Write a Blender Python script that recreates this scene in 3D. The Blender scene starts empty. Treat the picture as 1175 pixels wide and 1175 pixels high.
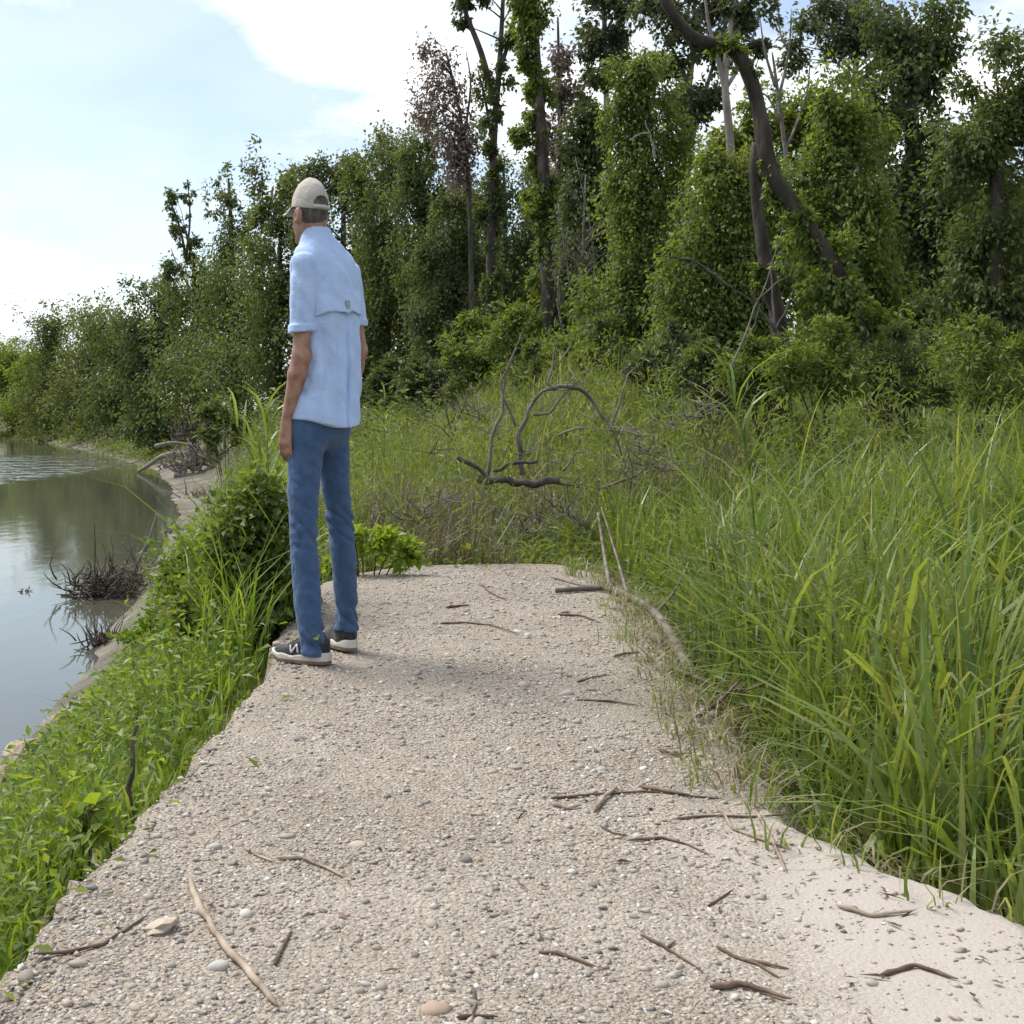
import bpy, math
import numpy as np
from mathutils import Vector

R = math.radians
rng = np.random.default_rng(11)
scene = bpy.context.scene
col = scene.collection

# ------------------------------------------------------------------ camera, sky, sun, exposure
CAM_H = 0.95          # metres above the gravel
FOC = 1418.0          # focal length in photo pixels (photo is 1175 px)
CX, HY = 453.0, 478.0  # principal column and horizon row in the photo
cam_d = bpy.data.cameras.new('camera')
cam = bpy.data.objects.new('camera', cam_d)
col.objects.link(cam)
cam.location = (0, 0, CAM_H)
cam.rotation_euler = (R(90), 0, 0)
cam_d.sensor_width = 36
cam_d.lens = 36 * FOC / 1175
cam_d.shift_x = (587.5 - CX) / 1175
cam_d.shift_y = -(587.5 - HY) / 1175
cam_d.clip_start = 0.05
cam_d.clip_end = 5000
scene.camera = cam

SUN_EL, SUN_AZ = 56.0, -58.0    # azimuth from +Y, clockwise: the sun is ahead to the left, above the river
sdir = Vector((math.sin(R(SUN_AZ)) * math.cos(R(SUN_EL)), math.cos(R(SUN_AZ)) * math.cos(R(SUN_EL)), math.sin(R(SUN_EL))))
world = bpy.data.worlds.new('World')
scene.world = world
world.use_nodes = True
wn, wl = world.node_tree.nodes, world.node_tree.links
wn.clear()
def W(t, **kw):
    n = wn.new(t)
    for k, v in kw.items():
        setattr(n, k, v)
    return n
sky = W('ShaderNodeTexSky', sky_type='NISHITA', sun_disc=False)
sky.sun_elevation = R(SUN_EL)
sky.sun_rotation = R(SUN_AZ)
sky.air_density = 1.0
sky.dust_density = 1.5
tc = W('ShaderNodeTexCoord')
sep = W('ShaderNodeSeparateXYZ')
wl.new(tc.outputs['Generated'], sep.inputs[0])
zadd = W('ShaderNodeMath', operation='MAXIMUM'); zadd.inputs[1].default_value = 0.0
wl.new(sep.outputs['Z'], zadd.inputs[0])
zz = W('ShaderNodeMath', operation='ADD'); zz.inputs[1].default_value = 0.22
wl.new(zadd.outputs[0], zz.inputs[0])
dx = W('ShaderNodeMath', operation='DIVIDE'); wl.new(sep.outputs['X'], dx.inputs[0]); wl.new(zz.outputs[0], dx.inputs[1])
dy = W('ShaderNodeMath', operation='DIVIDE'); wl.new(sep.outputs['Y'], dy.inputs[0]); wl.new(zz.outputs[0], dy.inputs[1])
comb = W('ShaderNodeCombineXYZ'); wl.new(dx.outputs[0], comb.inputs[0]); wl.new(dy.outputs[0], comb.inputs[1])
mapn = W('ShaderNodeMapping'); mapn.inputs['Location'].default_value = (0.4, 7.7, 0.0)
wl.new(comb.outputs[0], mapn.inputs['Vector'])
cn = W('ShaderNodeTexNoise'); cn.inputs['Scale'].default_value = 0.85; cn.inputs['Detail'].default_value = 9; cn.inputs['Roughness'].default_value = 0.58
wl.new(mapn.outputs[0], cn.inputs['Vector'])
cr = W('ShaderNodeValToRGB')
cr.color_ramp.elements[0].position = 0.485; cr.color_ramp.elements[0].color = (0.20, 0.20, 0.20, 1)
cr.color_ramp.elements[1].position = 0.565; cr.color_ramp.elements[1].color = (1, 1, 1, 1)
wl.new(cn.outputs['Fac'], cr.inputs['Fac'])
cn2 = W('ShaderNodeTexNoise'); cn2.inputs['Scale'].default_value = 2.6; cn2.inputs['Detail'].default_value = 8
wl.new(mapn.outputs[0], cn2.inputs['Vector'])
cc = W('ShaderNodeValToRGB')
cc.color_ramp.elements[0].position = 0.38; cc.color_ramp.elements[0].color = (5.2, 5.6, 6.1, 1)
cc.color_ramp.elements[1].position = 0.60; cc.color_ramp.elements[1].color = (7.6, 7.6, 7.6, 1)
wl.new(cn2.outputs['Fac'], cc.inputs['Fac'])
mixc = W('ShaderNodeMix', data_type='RGBA')
wl.new(cr.outputs['Color'], mixc.inputs['Factor'])
wl.new(sky.outputs['Color'], mixc.inputs['A'])
wl.new(cc.outputs['Color'], mixc.inputs['B'])
bg = W('ShaderNodeBackground'); bg.inputs['Strength'].default_value = 0.10
wl.new(mixc.outputs['Result'], bg.inputs['Color'])
wo = W('ShaderNodeOutputWorld'); wl.new(bg.outputs[0], wo.inputs['Surface'])

sun_d = bpy.data.lights.new('sun', 'SUN')
sun_d.energy = 2.4
sun_d.angle = R(28)
sun_d.color = (1.0, 0.97, 0.92)
sun = bpy.data.objects.new('sun', sun_d)
col.objects.link(sun)
sun.rotation_euler = (-sdir).to_track_quat('-Z', 'Y').to_euler()
sun.location = (-20, 20, 40)

scene.view_settings.view_transform = 'Standard'
scene.view_settings.look = 'None'
scene.view_settings.gamma = 1
scene.view_settings.exposure = 0.98
scene.view_settings.use_curve_mapping = False
scene.render.engine = 'CYCLES'
scene.cycles.max_bounces = 7
scene.cycles.diffuse_bounces = 4
scene.cycles.glossy_bounces = 3
scene.cycles.transmission_bounces = 4
scene.cycles.transparent_max_bounces = 4
scene.cycles.use_denoising = True
scene.cycles.sample_clamp_indirect = 6

# ------------------------------------------------------------------ numeric helpers
def hash3(ix, iy, iz, seed):
    h = (ix * 374761393 + iy * 668265263 + iz * 2147483647 + seed * 1274126177) & 0xFFFFFFFF
    h = ((h ^ (h >> 13)) * 1274126177) & 0xFFFFFFFF
    return ((h ^ (h >> 16)) & 0xFFFFFF) / float(0xFFFFFF)

def noise3(x, y, z, seed=0):
    x, y, z = np.broadcast_arrays(np.asarray(x, float), np.asarray(y, float), np.asarray(z, float))
    ix, iy, iz = np.floor(x).astype(np.int64), np.floor(y).astype(np.int64), np.floor(z).astype(np.int64)
    fx, fy, fz = x - ix, y - iy, z - iz
    fx, fy, fz = fx * fx * (3 - 2 * fx), fy * fy * (3 - 2 * fy), fz * fz * (3 - 2 * fz)
    o = 0
    for a in (0, 1):
        for b in (0, 1):
            for c in (0, 1):
                w = (fx if a else 1 - fx) * (fy if b else 1 - fy) * (fz if c else 1 - fz)
                o = o + w * hash3(ix + a, iy + b, iz + c, seed)
    return o * 2 - 1

def noise2(x, y, seed=0):
    return noise3(x, y, np.zeros_like(np.asarray(x, float)) + 0.5, seed)

def fbm2(x, y, seed=0, oct=3):
    s, a = 0, 1.0
    for k in range(oct):
        s = s + a * noise2(np.asarray(x) * 2 ** k, np.asarray(y) * 2 ** k, seed + k)
        a *= 0.5
    return s

def smooth(t):
    t = np.clip(t, 0, 1)
    return t * t * (3 - 2 * t)

def unit(v):
    return v / np.maximum(np.linalg.norm(v, axis=-1, keepdims=True), 1e-9)

def at(px, py, D):
    """photo pixel at distance D -> world point"""
    return np.array([(px - CX) / FOC * D, D, CAM_H + (HY - py) / FOC * D])

def on_ground(px, py, z=0.0):
    D = (CAM_H - z) * FOC / (py - HY)
    return at(px, py, D)

# ------------------------------------------------------------------ mesh helpers
def np_mesh(name, V, Fs, smooth_shade=True):
    if isinstance(Fs, np.ndarray):
        Fs = [Fs]
    me = bpy.data.meshes.new(name)
    V = np.asarray(V, np.float32)
    me.vertices.add(len(V))
    me.vertices.foreach_set('co', V.ravel())
    tot = np.concatenate([np.full(len(F), F.shape[1], np.int32) for F in Fs])
    idx = np.concatenate([F.astype(np.int32).ravel() for F in Fs])
    st = np.concatenate([[0], np.cumsum(tot)[:-1]]).astype(np.int32)
    me.loops.add(len(idx))
    me.loops.foreach_set('vertex_index', idx)
    me.polygons.add(len(tot))
    me.polygons.foreach_set('loop_start', st)
    try:
        me.polygons.foreach_set('loop_total', tot)
    except Exception:
        pass
    me.polygons.foreach_set('use_smooth', np.full(len(tot), smooth_shade, bool))
    me.update(calc_edges=True)
    return me

def obj(name, me, mat=None, parent=None):
    o = bpy.data.objects.new(name, me)
    col.objects.link(o)
    if mat is not None and me is not None and not me.materials:
        me.materials.append(mat)
    if parent is not None:
        o.parent = parent
    return o

def thing(name, label, cat, loc=(0, 0, 0), group=None):
    o = bpy.data.objects.new(name, None)
    col.objects.link(o)
    o.location = [float(c) for c in loc]
    o.empty_display_size = 0.2
    return tag(o, label, cat, group)

def tag(o, label, cat, group=None, kind=None):
    if label: o['label'] = label
    if cat: o['category'] = cat
    if group: o['group'] = group
    if kind: o['kind'] = kind
    return o

def tube(pts, rad, sides=6, wob=0.0, seed=0, sub=0):
    """one tapered tube along a polyline; returns V, [quads, tris]"""
    pts = np.asarray(pts, float)
    rad = np.broadcast_to(np.asarray(rad, float), (len(pts),)).copy()
    if sub:
        n = len(pts)
        t = np.linspace(0, n - 1, (n - 1) * sub + 1)
        i = np.clip(np.floor(t).astype(int), 0, n - 2)
        f = (t - i)[:, None]
        p0, p1, p2, p3 = pts[np.maximum(i - 1, 0)], pts[i], pts[i + 1], pts[np.minimum(i + 2, n - 1)]
        rad = np.interp(t, np.arange(n), rad)
        pts = 0.5 * (2 * p1 + (p2 - p0) * f + (2 * p0 - 5 * p1 + 4 * p2 - p3) * f ** 2 + (3 * p1 - p0 - 3 * p2 + p3) * f ** 3)
    n = len(pts)
    d = unit(np.gradient(pts, axis=0))
    up = np.where(np.abs(d[:, 2:3]) > 0.9, np.array([[1.0, 0, 0]]), np.array([[0, 0, 1.0]]))
    if np.abs(d[:, 2]).max() > 0.75:
        up = np.broadcast_to(np.array([[0.31, 0.95, 0.0]]), d.shape)
    s = unit(np.cross(d, up)); u = np.cross(s, d)
    a = np.linspace(0, 2 * np.pi, sides, endpoint=False)
    rr = rad[:, None] * (1 + wob * noise2(np.arange(n)[:, None] * 0.9 + seed * 7.3, np.arange(sides)[None] * 1.7, seed))
    V = pts[:, None] + rr[..., None] * (np.cos(a)[None, :, None] * s[:, None] + np.sin(a)[None, :, None] * u[:, None])
    V = V.reshape(-1, 3)
    i = np.arange(n - 1)[:, None] * sides; j = np.arange(sides)[None]; j2 = (j + 1) % sides
    Q = np.stack([i + j, i + j2, i + sides + j2, i + sides + j], -1).reshape(-1, 4)
    V = np.vstack([V, pts[:1], pts[-1:]])
    c0, c1 = len(V) - 2, len(V) - 1
    jj = np.arange(sides)
    T = np.vstack([np.stack([np.full(sides, c0), (jj + 1) % sides, jj], 1),
                   np.stack([np.full(sides, c1), (n - 1) * sides + jj, (n - 1) * sides + (jj + 1) % sides], 1)])
    return V, [Q, T]

def join(parts):
    V, Q, T, o = [], [], [], 0
    for v, fs in parts:
        V.append(v)
        for F in fs:
            (Q if F.shape[1] == 4 else T).append(F + o)
        o += len(v)
    out = []
    if Q: out.append(np.vstack(Q))
    if T: out.append(np.vstack(T))
    return np.vstack(V), out

def leaf_geo(P, D, N, L, Wd):
    """folded lance leaf: 4 verts, 2 triangles each"""
    n = len(P)
    S = unit(np.cross(D, N)); N = np.cross(S, D)
    L = np.broadcast_to(L, (n,))[:, None]; Wd = np.broadcast_to(Wd, (n,))[:, None]
    V = np.empty((n, 4, 3))
    V[:, 0] = P
    V[:, 1] = P + D * L * 0.42 + S * Wd * 0.5 + N * Wd * 0.16
    V[:, 2] = P + D * L - N * L * 0.08
    V[:, 3] = P + D * L * 0.42 - S * Wd * 0.5 + N * Wd * 0.16
    b = np.arange(n)[:, None] * 4
    F = np.concatenate([b + np.array([[0, 1, 2]]), b + np.array([[0, 2, 3]])])
    return V.reshape(-1, 3), F

def blade_geo(P, H, Wd, az, lean, seg=4):
    """arching grass blades"""
    n = len(P)
    t = np.linspace(0, 1, seg + 1)
    dirv = np.stack([np.cos(az), np.sin(az), np.zeros(n)], 1)
    side = np.stack([-np.sin(az), np.cos(az), np.zeros(n)], 1)
    fl = rng.uniform(-0.9, 0.9, n)[:, None]
    side = unit(side + dirv * fl)
    V = np.empty((n, 2 * seg + 1, 3))
    for k in range(seg + 1):
        tk = t[k]
        c = P + dirv * (H * lean * (0.15 * tk + 0.85 * tk ** 2.3))[:, None]
        c[:, 2] += H * (tk - 0.42 * lean * tk ** 3)
        if k < seg:
            w = Wd * (1 - tk ** 2.2) * (0.55 + 0.45 * min(1, tk * 4))
            V[:, 2 * k] = c + side * w[:, None] * 0.5
            V[:, 2 * k + 1] = c - side * w[:, None] * 0.5
        else:
            V[:, 2 * seg] = c
    m = 2 * seg + 1
    b = np.arange(n)[:, None] * m
    F = []
    for k in range(seg - 1):
        F.append(b + np.array([[2 * k, 2 * k + 1, 2 * k + 3]]))
        F.append(b + np.array([[2 * k, 2 * k + 3, 2 * k + 2]]))
    F.append(b + np.array([[2 * seg - 2, 2 * seg - 1, 2 * seg]]))
    return V.reshape(-1, 3), np.concatenate(F)

# ------------------------------------------------------------------ materials
def mat_new(name):
    m = bpy.data.materials.new(name)
    m.use_nodes = True
    m.node_tree.nodes.clear()
    return m, m.node_tree.nodes, m.node_tree.links

def ramp(n, stops):
    r = n.new('ShaderNodeValToRGB')
    e = r.color_ramp.elements
    while len(e) < len(stops):
        e.new(0.5)
    for k, (p, c) in enumerate(stops):
        e[k].position = p
        e[k].color = (*c, 1)
    return r

def foliage(name, cols, trans=0.35, nscale=0.7, tcol=None, rough=0.5):
    m, n, l = mat_new(name)
    geo = n.new('ShaderNodeNewGeometry')
    tex = n.new('ShaderNodeTexNoise'); tex.inputs['Scale'].default_value = nscale; tex.inputs['Detail'].default_value = 2
    l.new(geo.outputs['Position'], tex.inputs['Vector'])
    mx = n.new('ShaderNodeMath'); mx.operation = 'MULTIPLY_ADD'; mx.inputs[1].default_value = 0.55; 
    l.new(geo.outputs['Random Per Island'], mx.inputs[0])
    sc = n.new('ShaderNodeMath'); sc.operation = 'MULTIPLY'; sc.inputs[1].default_value = 0.48
    l.new(tex.outputs['Fac'], sc.inputs[0]); l.new(sc.outputs[0], mx.inputs[2])
    k = len(cols)
    rp = ramp(n, [(0.08 + 0.84 * i / (k - 1), c) for i, c in enumerate(cols)])
    l.new(mx.outputs[0], rp.inputs['Fac'])
    p = n.new('ShaderNodeBsdfPrincipled')
    p.inputs['Roughness'].default_value = rough
    p.inputs['Specular IOR Level'].default_value = 0.35
    l.new(rp.outputs['Color'], p.inputs['Base Color'])
    t = n.new('ShaderNodeBsdfTranslucent')
    tm = n.new('ShaderNodeMix'); tm.data_type = 'RGBA'; tm.blend_type = 'MULTIPLY'; tm.inputs['Factor'].default_value = 1
    tm.inputs['B'].default_value = (*(tcol or (1.9, 1.7, 0.7)), 1)
    l.new(rp.outputs['Color'], tm.inputs['A']); l.new(tm.outputs['Result'], t.inputs['Color'])
    ms = n.new('ShaderNodeMixShader'); ms.inputs[0].default_value = trans
    l.new(p.outputs[0], ms.inputs[1]); l.new(t.outputs[0], ms.inputs[2])
    o = n.new('ShaderNodeOutputMaterial'); l.new(ms.outputs[0], o.inputs['Surface'])
    return m

def solid(name, cols, scale=8, rough=0.8, bump=0.3, bscale=None, stretch=None, detail=5, rnd=None, dist=0.01, spec=0.3):
    """noise-coloured matte material with fine relief; rnd: 'island' or 'object' adds per-piece colour"""
    m, n, l = mat_new(name)
    tcn = n.new('ShaderNodeTexCoord')
    mp = n.new('ShaderNodeMapping')
    if stretch: mp.inputs['Scale'].default_value = stretch
    l.new(tcn.outputs['Object'], mp.inputs['Vector'])
    t = n.new('ShaderNodeTexNoise'); t.inputs['Scale'].default_value = scale; t.inputs['Detail'].default_value = detail
    l.new(mp.outputs[0], t.inputs['Vector'])
    k = len(cols)
    if rnd:
        rp = ramp(n, [((i + 0.0) / (k - 1), c) for i, c in enumerate(cols)])
        src = n.new('ShaderNodeNewGeometry').outputs['Random Per Island'] if rnd == 'island' else n.new('ShaderNodeObjectInfo').outputs['Random']
        ad = n.new('ShaderNodeMath'); ad.operation = 'MULTIPLY_ADD'; ad.inputs[1].default_value = 0.25; ad.inputs[2].default_value = -0.125
        l.new(t.outputs['Fac'], ad.inputs[0])
        a2 = n.new('ShaderNodeMath'); l.new(ad.outputs[0], a2.inputs[0]); l.new(src, a2.inputs[1])
        l.new(a2.outputs[0], rp.inputs['Fac'])
    else:
        rp = ramp(n, [(0.3 + 0.4 * i / max(1, k - 1), c) for i, c in enumerate(cols)])
        l.new(t.outputs['Fac'], rp.inputs['Fac'])
    p = n.new('ShaderNodeBsdfPrincipled')
    p.inputs['Roughness'].default_value = rough
    p.inputs['Specular IOR Level'].default_value = spec
    l.new(rp.outputs['Color'], p.inputs['Base Color'])
    if bump:
        t2 = n.new('ShaderNodeTexNoise'); t2.inputs['Scale'].default_value = bscale or scale * 4; t2.inputs['Detail'].default_value = 4
        l.new(mp.outputs[0], t2.inputs['Vector'])
        b = n.new('ShaderNodeBump'); b.inputs['Strength'].default_value = bump; b.inputs['Distance'].default_value = dist
        l.new(t2.outputs['Fac'], b.inputs['Height']); l.new(b.outputs[0], p.inputs['Normal'])
    o = n.new('ShaderNodeOutputMaterial'); l.new(p.outputs[0], o.inputs['Surface'])
    return m

M = {}
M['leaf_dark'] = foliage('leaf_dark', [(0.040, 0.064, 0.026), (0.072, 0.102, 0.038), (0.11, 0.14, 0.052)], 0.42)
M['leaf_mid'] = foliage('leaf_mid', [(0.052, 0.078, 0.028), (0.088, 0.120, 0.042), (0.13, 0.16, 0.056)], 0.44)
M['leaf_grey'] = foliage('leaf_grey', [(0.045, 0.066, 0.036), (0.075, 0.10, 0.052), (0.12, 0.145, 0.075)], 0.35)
M['leaf_far_haze'] = foliage('leaf_far_haze', [(0.060, 0.085, 0.030), (0.095, 0.125, 0.042), (0.15, 0.18, 0.06)], 0.42)  # lighter green for distant crowns: air haze painted into the leaf colour
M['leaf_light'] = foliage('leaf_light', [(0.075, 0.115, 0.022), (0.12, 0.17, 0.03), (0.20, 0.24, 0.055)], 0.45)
M['leaf_vine'] = foliage('leaf_vine', [(0.030, 0.056, 0.017), (0.076, 0.118, 0.029), (0.15, 0.20, 0.044), (0.22, 0.26, 0.06)], 0.44, nscale=0.9)
M['leaf_brown'] = foliage('leaf_brown', [(0.15, 0.105, 0.095), (0.22, 0.165, 0.14), (0.17, 0.17, 0.10)], 0.25, tcol=(1.2, 1.0, 0.8))
M['grass'] = foliage('grass', [(0.045, 0.080, 0.018), (0.085, 0.140, 0.030), (0.14, 0.20, 0.046), (0.19, 0.235, 0.075), (0.27, 0.25, 0.13)], 0.40, nscale=1.5, rough=0.36)
M['grass_bank'] = foliage('grass_bank', [(0.05, 0.095, 0.014), (0.105, 0.175, 0.024), (0.165, 0.245, 0.036), (0.25, 0.28, 0.075)], 0.45, nscale=1.6, rough=0.42)
M['grass_field'] = foliage('grass_field', [(0.055, 0.09, 0.02), (0.10, 0.15, 0.032), (0.155, 0.205, 0.05), (0.24, 0.23, 0.12)], 0.40, nscale=0.5, rough=0.5)
M['straw'] = foliage('straw', [(0.16, 0.125, 0.07), (0.25, 0.205, 0.125), (0.34, 0.29, 0.19)], 0.25, tcol=(1.1, 1.0, 0.8))
M['brown_stalk'] = foliage('brown_stalk', [(0.07, 0.05, 0.033), (0.13, 0.098, 0.066), (0.22, 0.175, 0.12)], 0.15, tcol=(1.0, 0.9, 0.7))
M['bark'] = solid('bark', [(0.032, 0.026, 0.020), (0.075, 0.061, 0.047), (0.13, 0.112, 0.09)], 6, 0.9, 0.9, 18, (1, 1, 0.35), dist=0.03)
M['bark_pale'] = solid('bark_pale', [(0.17, 0.145, 0.12), (0.30, 0.265, 0.225)], 5, 0.9, 0.5, 14, (1, 1, 0.35), dist=0.03)
M['bark_dark'] = solid('bark_dark', [(0.022, 0.018, 0.014), (0.055, 0.044, 0.034), (0.10, 0.083, 0.066)], 7, 0.95, 0.9, 26, (1, 1, 0.3), dist=0.03)
M['leaf_young'] = foliage('leaf_young', [(0.16, 0.24, 0.03), (0.24, 0.33, 0.045)], 0.45)
M['dead_wood'] = solid('dead_wood', [(0.07, 0.056, 0.046), (0.15, 0.128, 0.105), (0.24, 0.21, 0.18)], 7, 0.85, 0.5, 40, (1, 1, 1), dist=0.01)
M['dead_dark'] = solid('dead_dark', [(0.035, 0.028, 0.022), (0.085, 0.067, 0.052), (0.15, 0.125, 0.10)], 9, 0.85, 0.5, 40, dist=0.01)
M['stick'] = solid('stick', [(0.16, 0.115, 0.08), (0.30, 0.235, 0.175), (0.40, 0.33, 0.26)], 18, 0.8, 0.5, 90, dist=0.004)
M['stick_brown'] = solid('stick_brown', [(0.05, 0.033, 0.024), (0.12, 0.078, 0.055), (0.20, 0.14, 0.10)], 22, 0.8, 0.5, 90, dist=0.004)

STONES = [(0.17, 0.155, 0.14), (0.23, 0.21, 0.19), (0.31, 0.265, 0.215), (0.38, 0.34, 0.295), (0.42, 0.345, 0.265), (0.30, 0.27, 0.24), (0.48, 0.445, 0.40), (0.25, 0.215, 0.18), (0.44, 0.375, 0.305), (0.36, 0.255, 0.18), (0.36, 0.325, 0.285), (0.64, 0.61, 0.56)]
M['pebble'] = solid('pebble', STONES, 60, 0.75, 0.35, 220, rnd='island', dist=0.003)
M['stone'] = solid('stone', STONES, 40, 0.75, 0.4, 160, rnd='object', dist=0.004)

def gravel_mat():
    m, n, l = mat_new('gravel')
    g = n.new('ShaderNodeTexCoord')
    vor = n.new('ShaderNodeTexVoronoi'); vor.inputs['Scale'].default_value = 95
    vor2 = n.new('ShaderNodeTexVoronoi'); vor2.inputs['Scale'].default_value = 170
    nz = n.new('ShaderNodeTexNoise'); nz.inputs['Scale'].default_value = 1.9; nz.inputs['Detail'].default_value = 9; nz.inputs['Roughness'].default_value = 0.68
    nf = n.new('ShaderNodeTexNoise'); nf.inputs['Scale'].default_value = 420; nf.inputs['Detail'].default_value = 3
    for t in (vor, vor2, nz, nf):
        l.new(g.outputs['Object'], t.inputs['Vector'])
    sepc = n.new('ShaderNodeSeparateColor'); l.new(vor2.outputs['Color'], sepc.inputs[0])
    grain = ramp(n, [(0.0, (0.10, 0.085, 0.07)), (0.25, (0.25, 0.21, 0.165)), (0.55, (0.37, 0.325, 0.27)), (0.8, (0.33, 0.255, 0.185)), (1.0, (0.60, 0.56, 0.50))])
    l.new(sepc.outputs[0], grain.inputs['Fac'])
    soil = ramp(n, [(0.34, (0.17, 0.137, 0.102)), (0.5, (0.292, 0.25, 0.204)), (0.66, (0.40, 0.352, 0.297))])
    l.new(nz.outputs['Fac'], soil.inputs['Fac'])
    m1 = n.new('ShaderNodeMix'); m1.data_type = 'RGBA'; m1.inputs['Factor'].default_value = 0.62
    l.new(soil.outputs['Color'], m1.inputs['A']); l.new(grain.outputs['Color'], m1.inputs['B'])
    # sand drift: vertex attribute says where the fine sand lies
    at_ = n.new('ShaderNodeAttribute'); at_.attribute_name = 'sand'
    sand = ramp(n, [(0.3, (0.32, 0.28, 0.24)), (0.7, (0.43, 0.385, 0.34))]); l.new(nf.outputs['Fac'], sand.inputs['Fac'])
    m2 = n.new('ShaderNodeMix'); m2.data_type = 'RGBA'
    l.new(at_.outputs['Fac'], m2.inputs['Factor'])
    l.new(m1.outputs['Result'], m2.inputs['A']); l.new(sand.outputs['Color'], m2.inputs['B'])
    p = n.new('ShaderNodeBsdfPrincipled'); p.inputs['Roughness'].default_value = 0.92; p.inputs['Specular IOR Level'].default_value = 0.2
    l.new(m2.outputs['Result'], p.inputs['Base Color'])
    hm = n.new('ShaderNodeMath'); hm.operation = 'MULTIPLY_ADD'; hm.inputs[1].default_value = -1.0
    l.new(vor.outputs['Distance'], hm.inputs[0]); 
    hm2 = n.new('ShaderNodeMath'); hm2.operation = 'MULTIPLY'; hm2.inputs[1].default_value = -0.5
    l.new(vor2.outputs['Distance'], hm2.inputs[0]); l.new(hm2.outputs[0], hm.inputs[2])
    st = n.new('ShaderNodeMath'); st.operation = 'MULTIPLY_ADD'; st.inputs[1].default_value = -0.75; st.inputs[2].default_value = 0.95
    l.new(at_.outputs['Fac'], st.inputs[0])
    b = n.new('ShaderNodeBump'); b.inputs['Distance'].default_value = 0.008
    l.new(st.outputs[0], b.inputs['Strength']); l.new(hm.outputs[0], b.inputs['Height'])
    b2 = n.new('ShaderNodeBump'); b2.inputs['Distance'].default_value = 0.002; b2.inputs['Strength'].default_value = 0.5
    l.new(nf.outputs['Fac'], b2.inputs['Height']); l.new(b.outputs[0], b2.inputs['Normal'])
    l.new(b2.outputs[0], p.inputs['Normal'])
    o = n.new('ShaderNodeOutputMaterial'); l.new(p.outputs[0], o.inputs['Surface'])
    return m
M['gravel'] = gravel_mat()

def ground_mat():
    m, n, l = mat_new('earth')
    geo = n.new('ShaderNodeNewGeometry')
    sx = n.new('ShaderNodeSeparateXYZ'); l.new(geo.outputs['Position'], sx.inputs[0])
    nz = n.new('ShaderNodeTexNoise'); nz.inputs['Scale'].default_value = 0.9; nz.inputs['Detail'].default_value = 7
    l.new(geo.outputs['Position'], nz.inputs['Vector'])
    earth = ramp(n, [(0.3, (0.045, 0.05, 0.02)), (0.5, (0.085, 0.085, 0.038)), (0.7, (0.14, 0.115, 0.07))]); l.new(nz.outputs['Fac'], earth.inputs['Fac'])
    mud = ramp(n, [(0.3, (0.075, 0.063, 0.047)), (0.52, (0.15, 0.128, 0.10)), (0.7, (0.25, 0.22, 0.178))]); l.new(nz.outputs['Fac'], mud.inputs['Fac'])
    ad = n.new('ShaderNodeMath'); ad.operation = 'MULTIPLY_ADD'; ad.inputs[1].default_value = 1.3
    l.new(nz.outputs['Fac'], ad.inputs[0]); l.new(sx.outputs['Z'], ad.inputs[2])
    mr = n.new('ShaderNodeMapRange'); mr.inputs['From Min'].default_value = -1.85; mr.inputs['From Max'].default_value = -1.45
    l.new(ad.outputs[0], mr.inputs['Value'])
    mx = n.new('ShaderNodeMix'); mx.data_type = 'RGBA'
    l.new(mr.outputs[0], mx.inputs['Factor']); l.new(mud.outputs['Color'], mx.inputs['A']); l.new(earth.outputs['Color'], mx.inputs['B'])
    p = n.new('ShaderNodeBsdfPrincipled'); p.inputs['Roughness'].default_value = 0.9
    l.new(mx.outputs['Result'], p.inputs['Base Color'])
    t2 = n.new('ShaderNodeTexNoise'); t2.inputs['Scale'].default_value = 6; t2.inputs['Detail'].default_value = 7
    l.new(geo.outputs['Position'], t2.inputs['Vector'])
    b = n.new('ShaderNodeBump'); b.inputs['Strength'].default_value = 0.8; b.inputs['Distance'].default_value = 0.25
    l.new(t2.outputs['Fac'], b.inputs['Height']); l.new(b.outputs[0], p.inputs['Normal'])
    o = n.new('ShaderNodeOutputMaterial'); l.new(p.outputs[0], o.inputs['Surface'])
    return m
M['earth'] = ground_mat()

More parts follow.
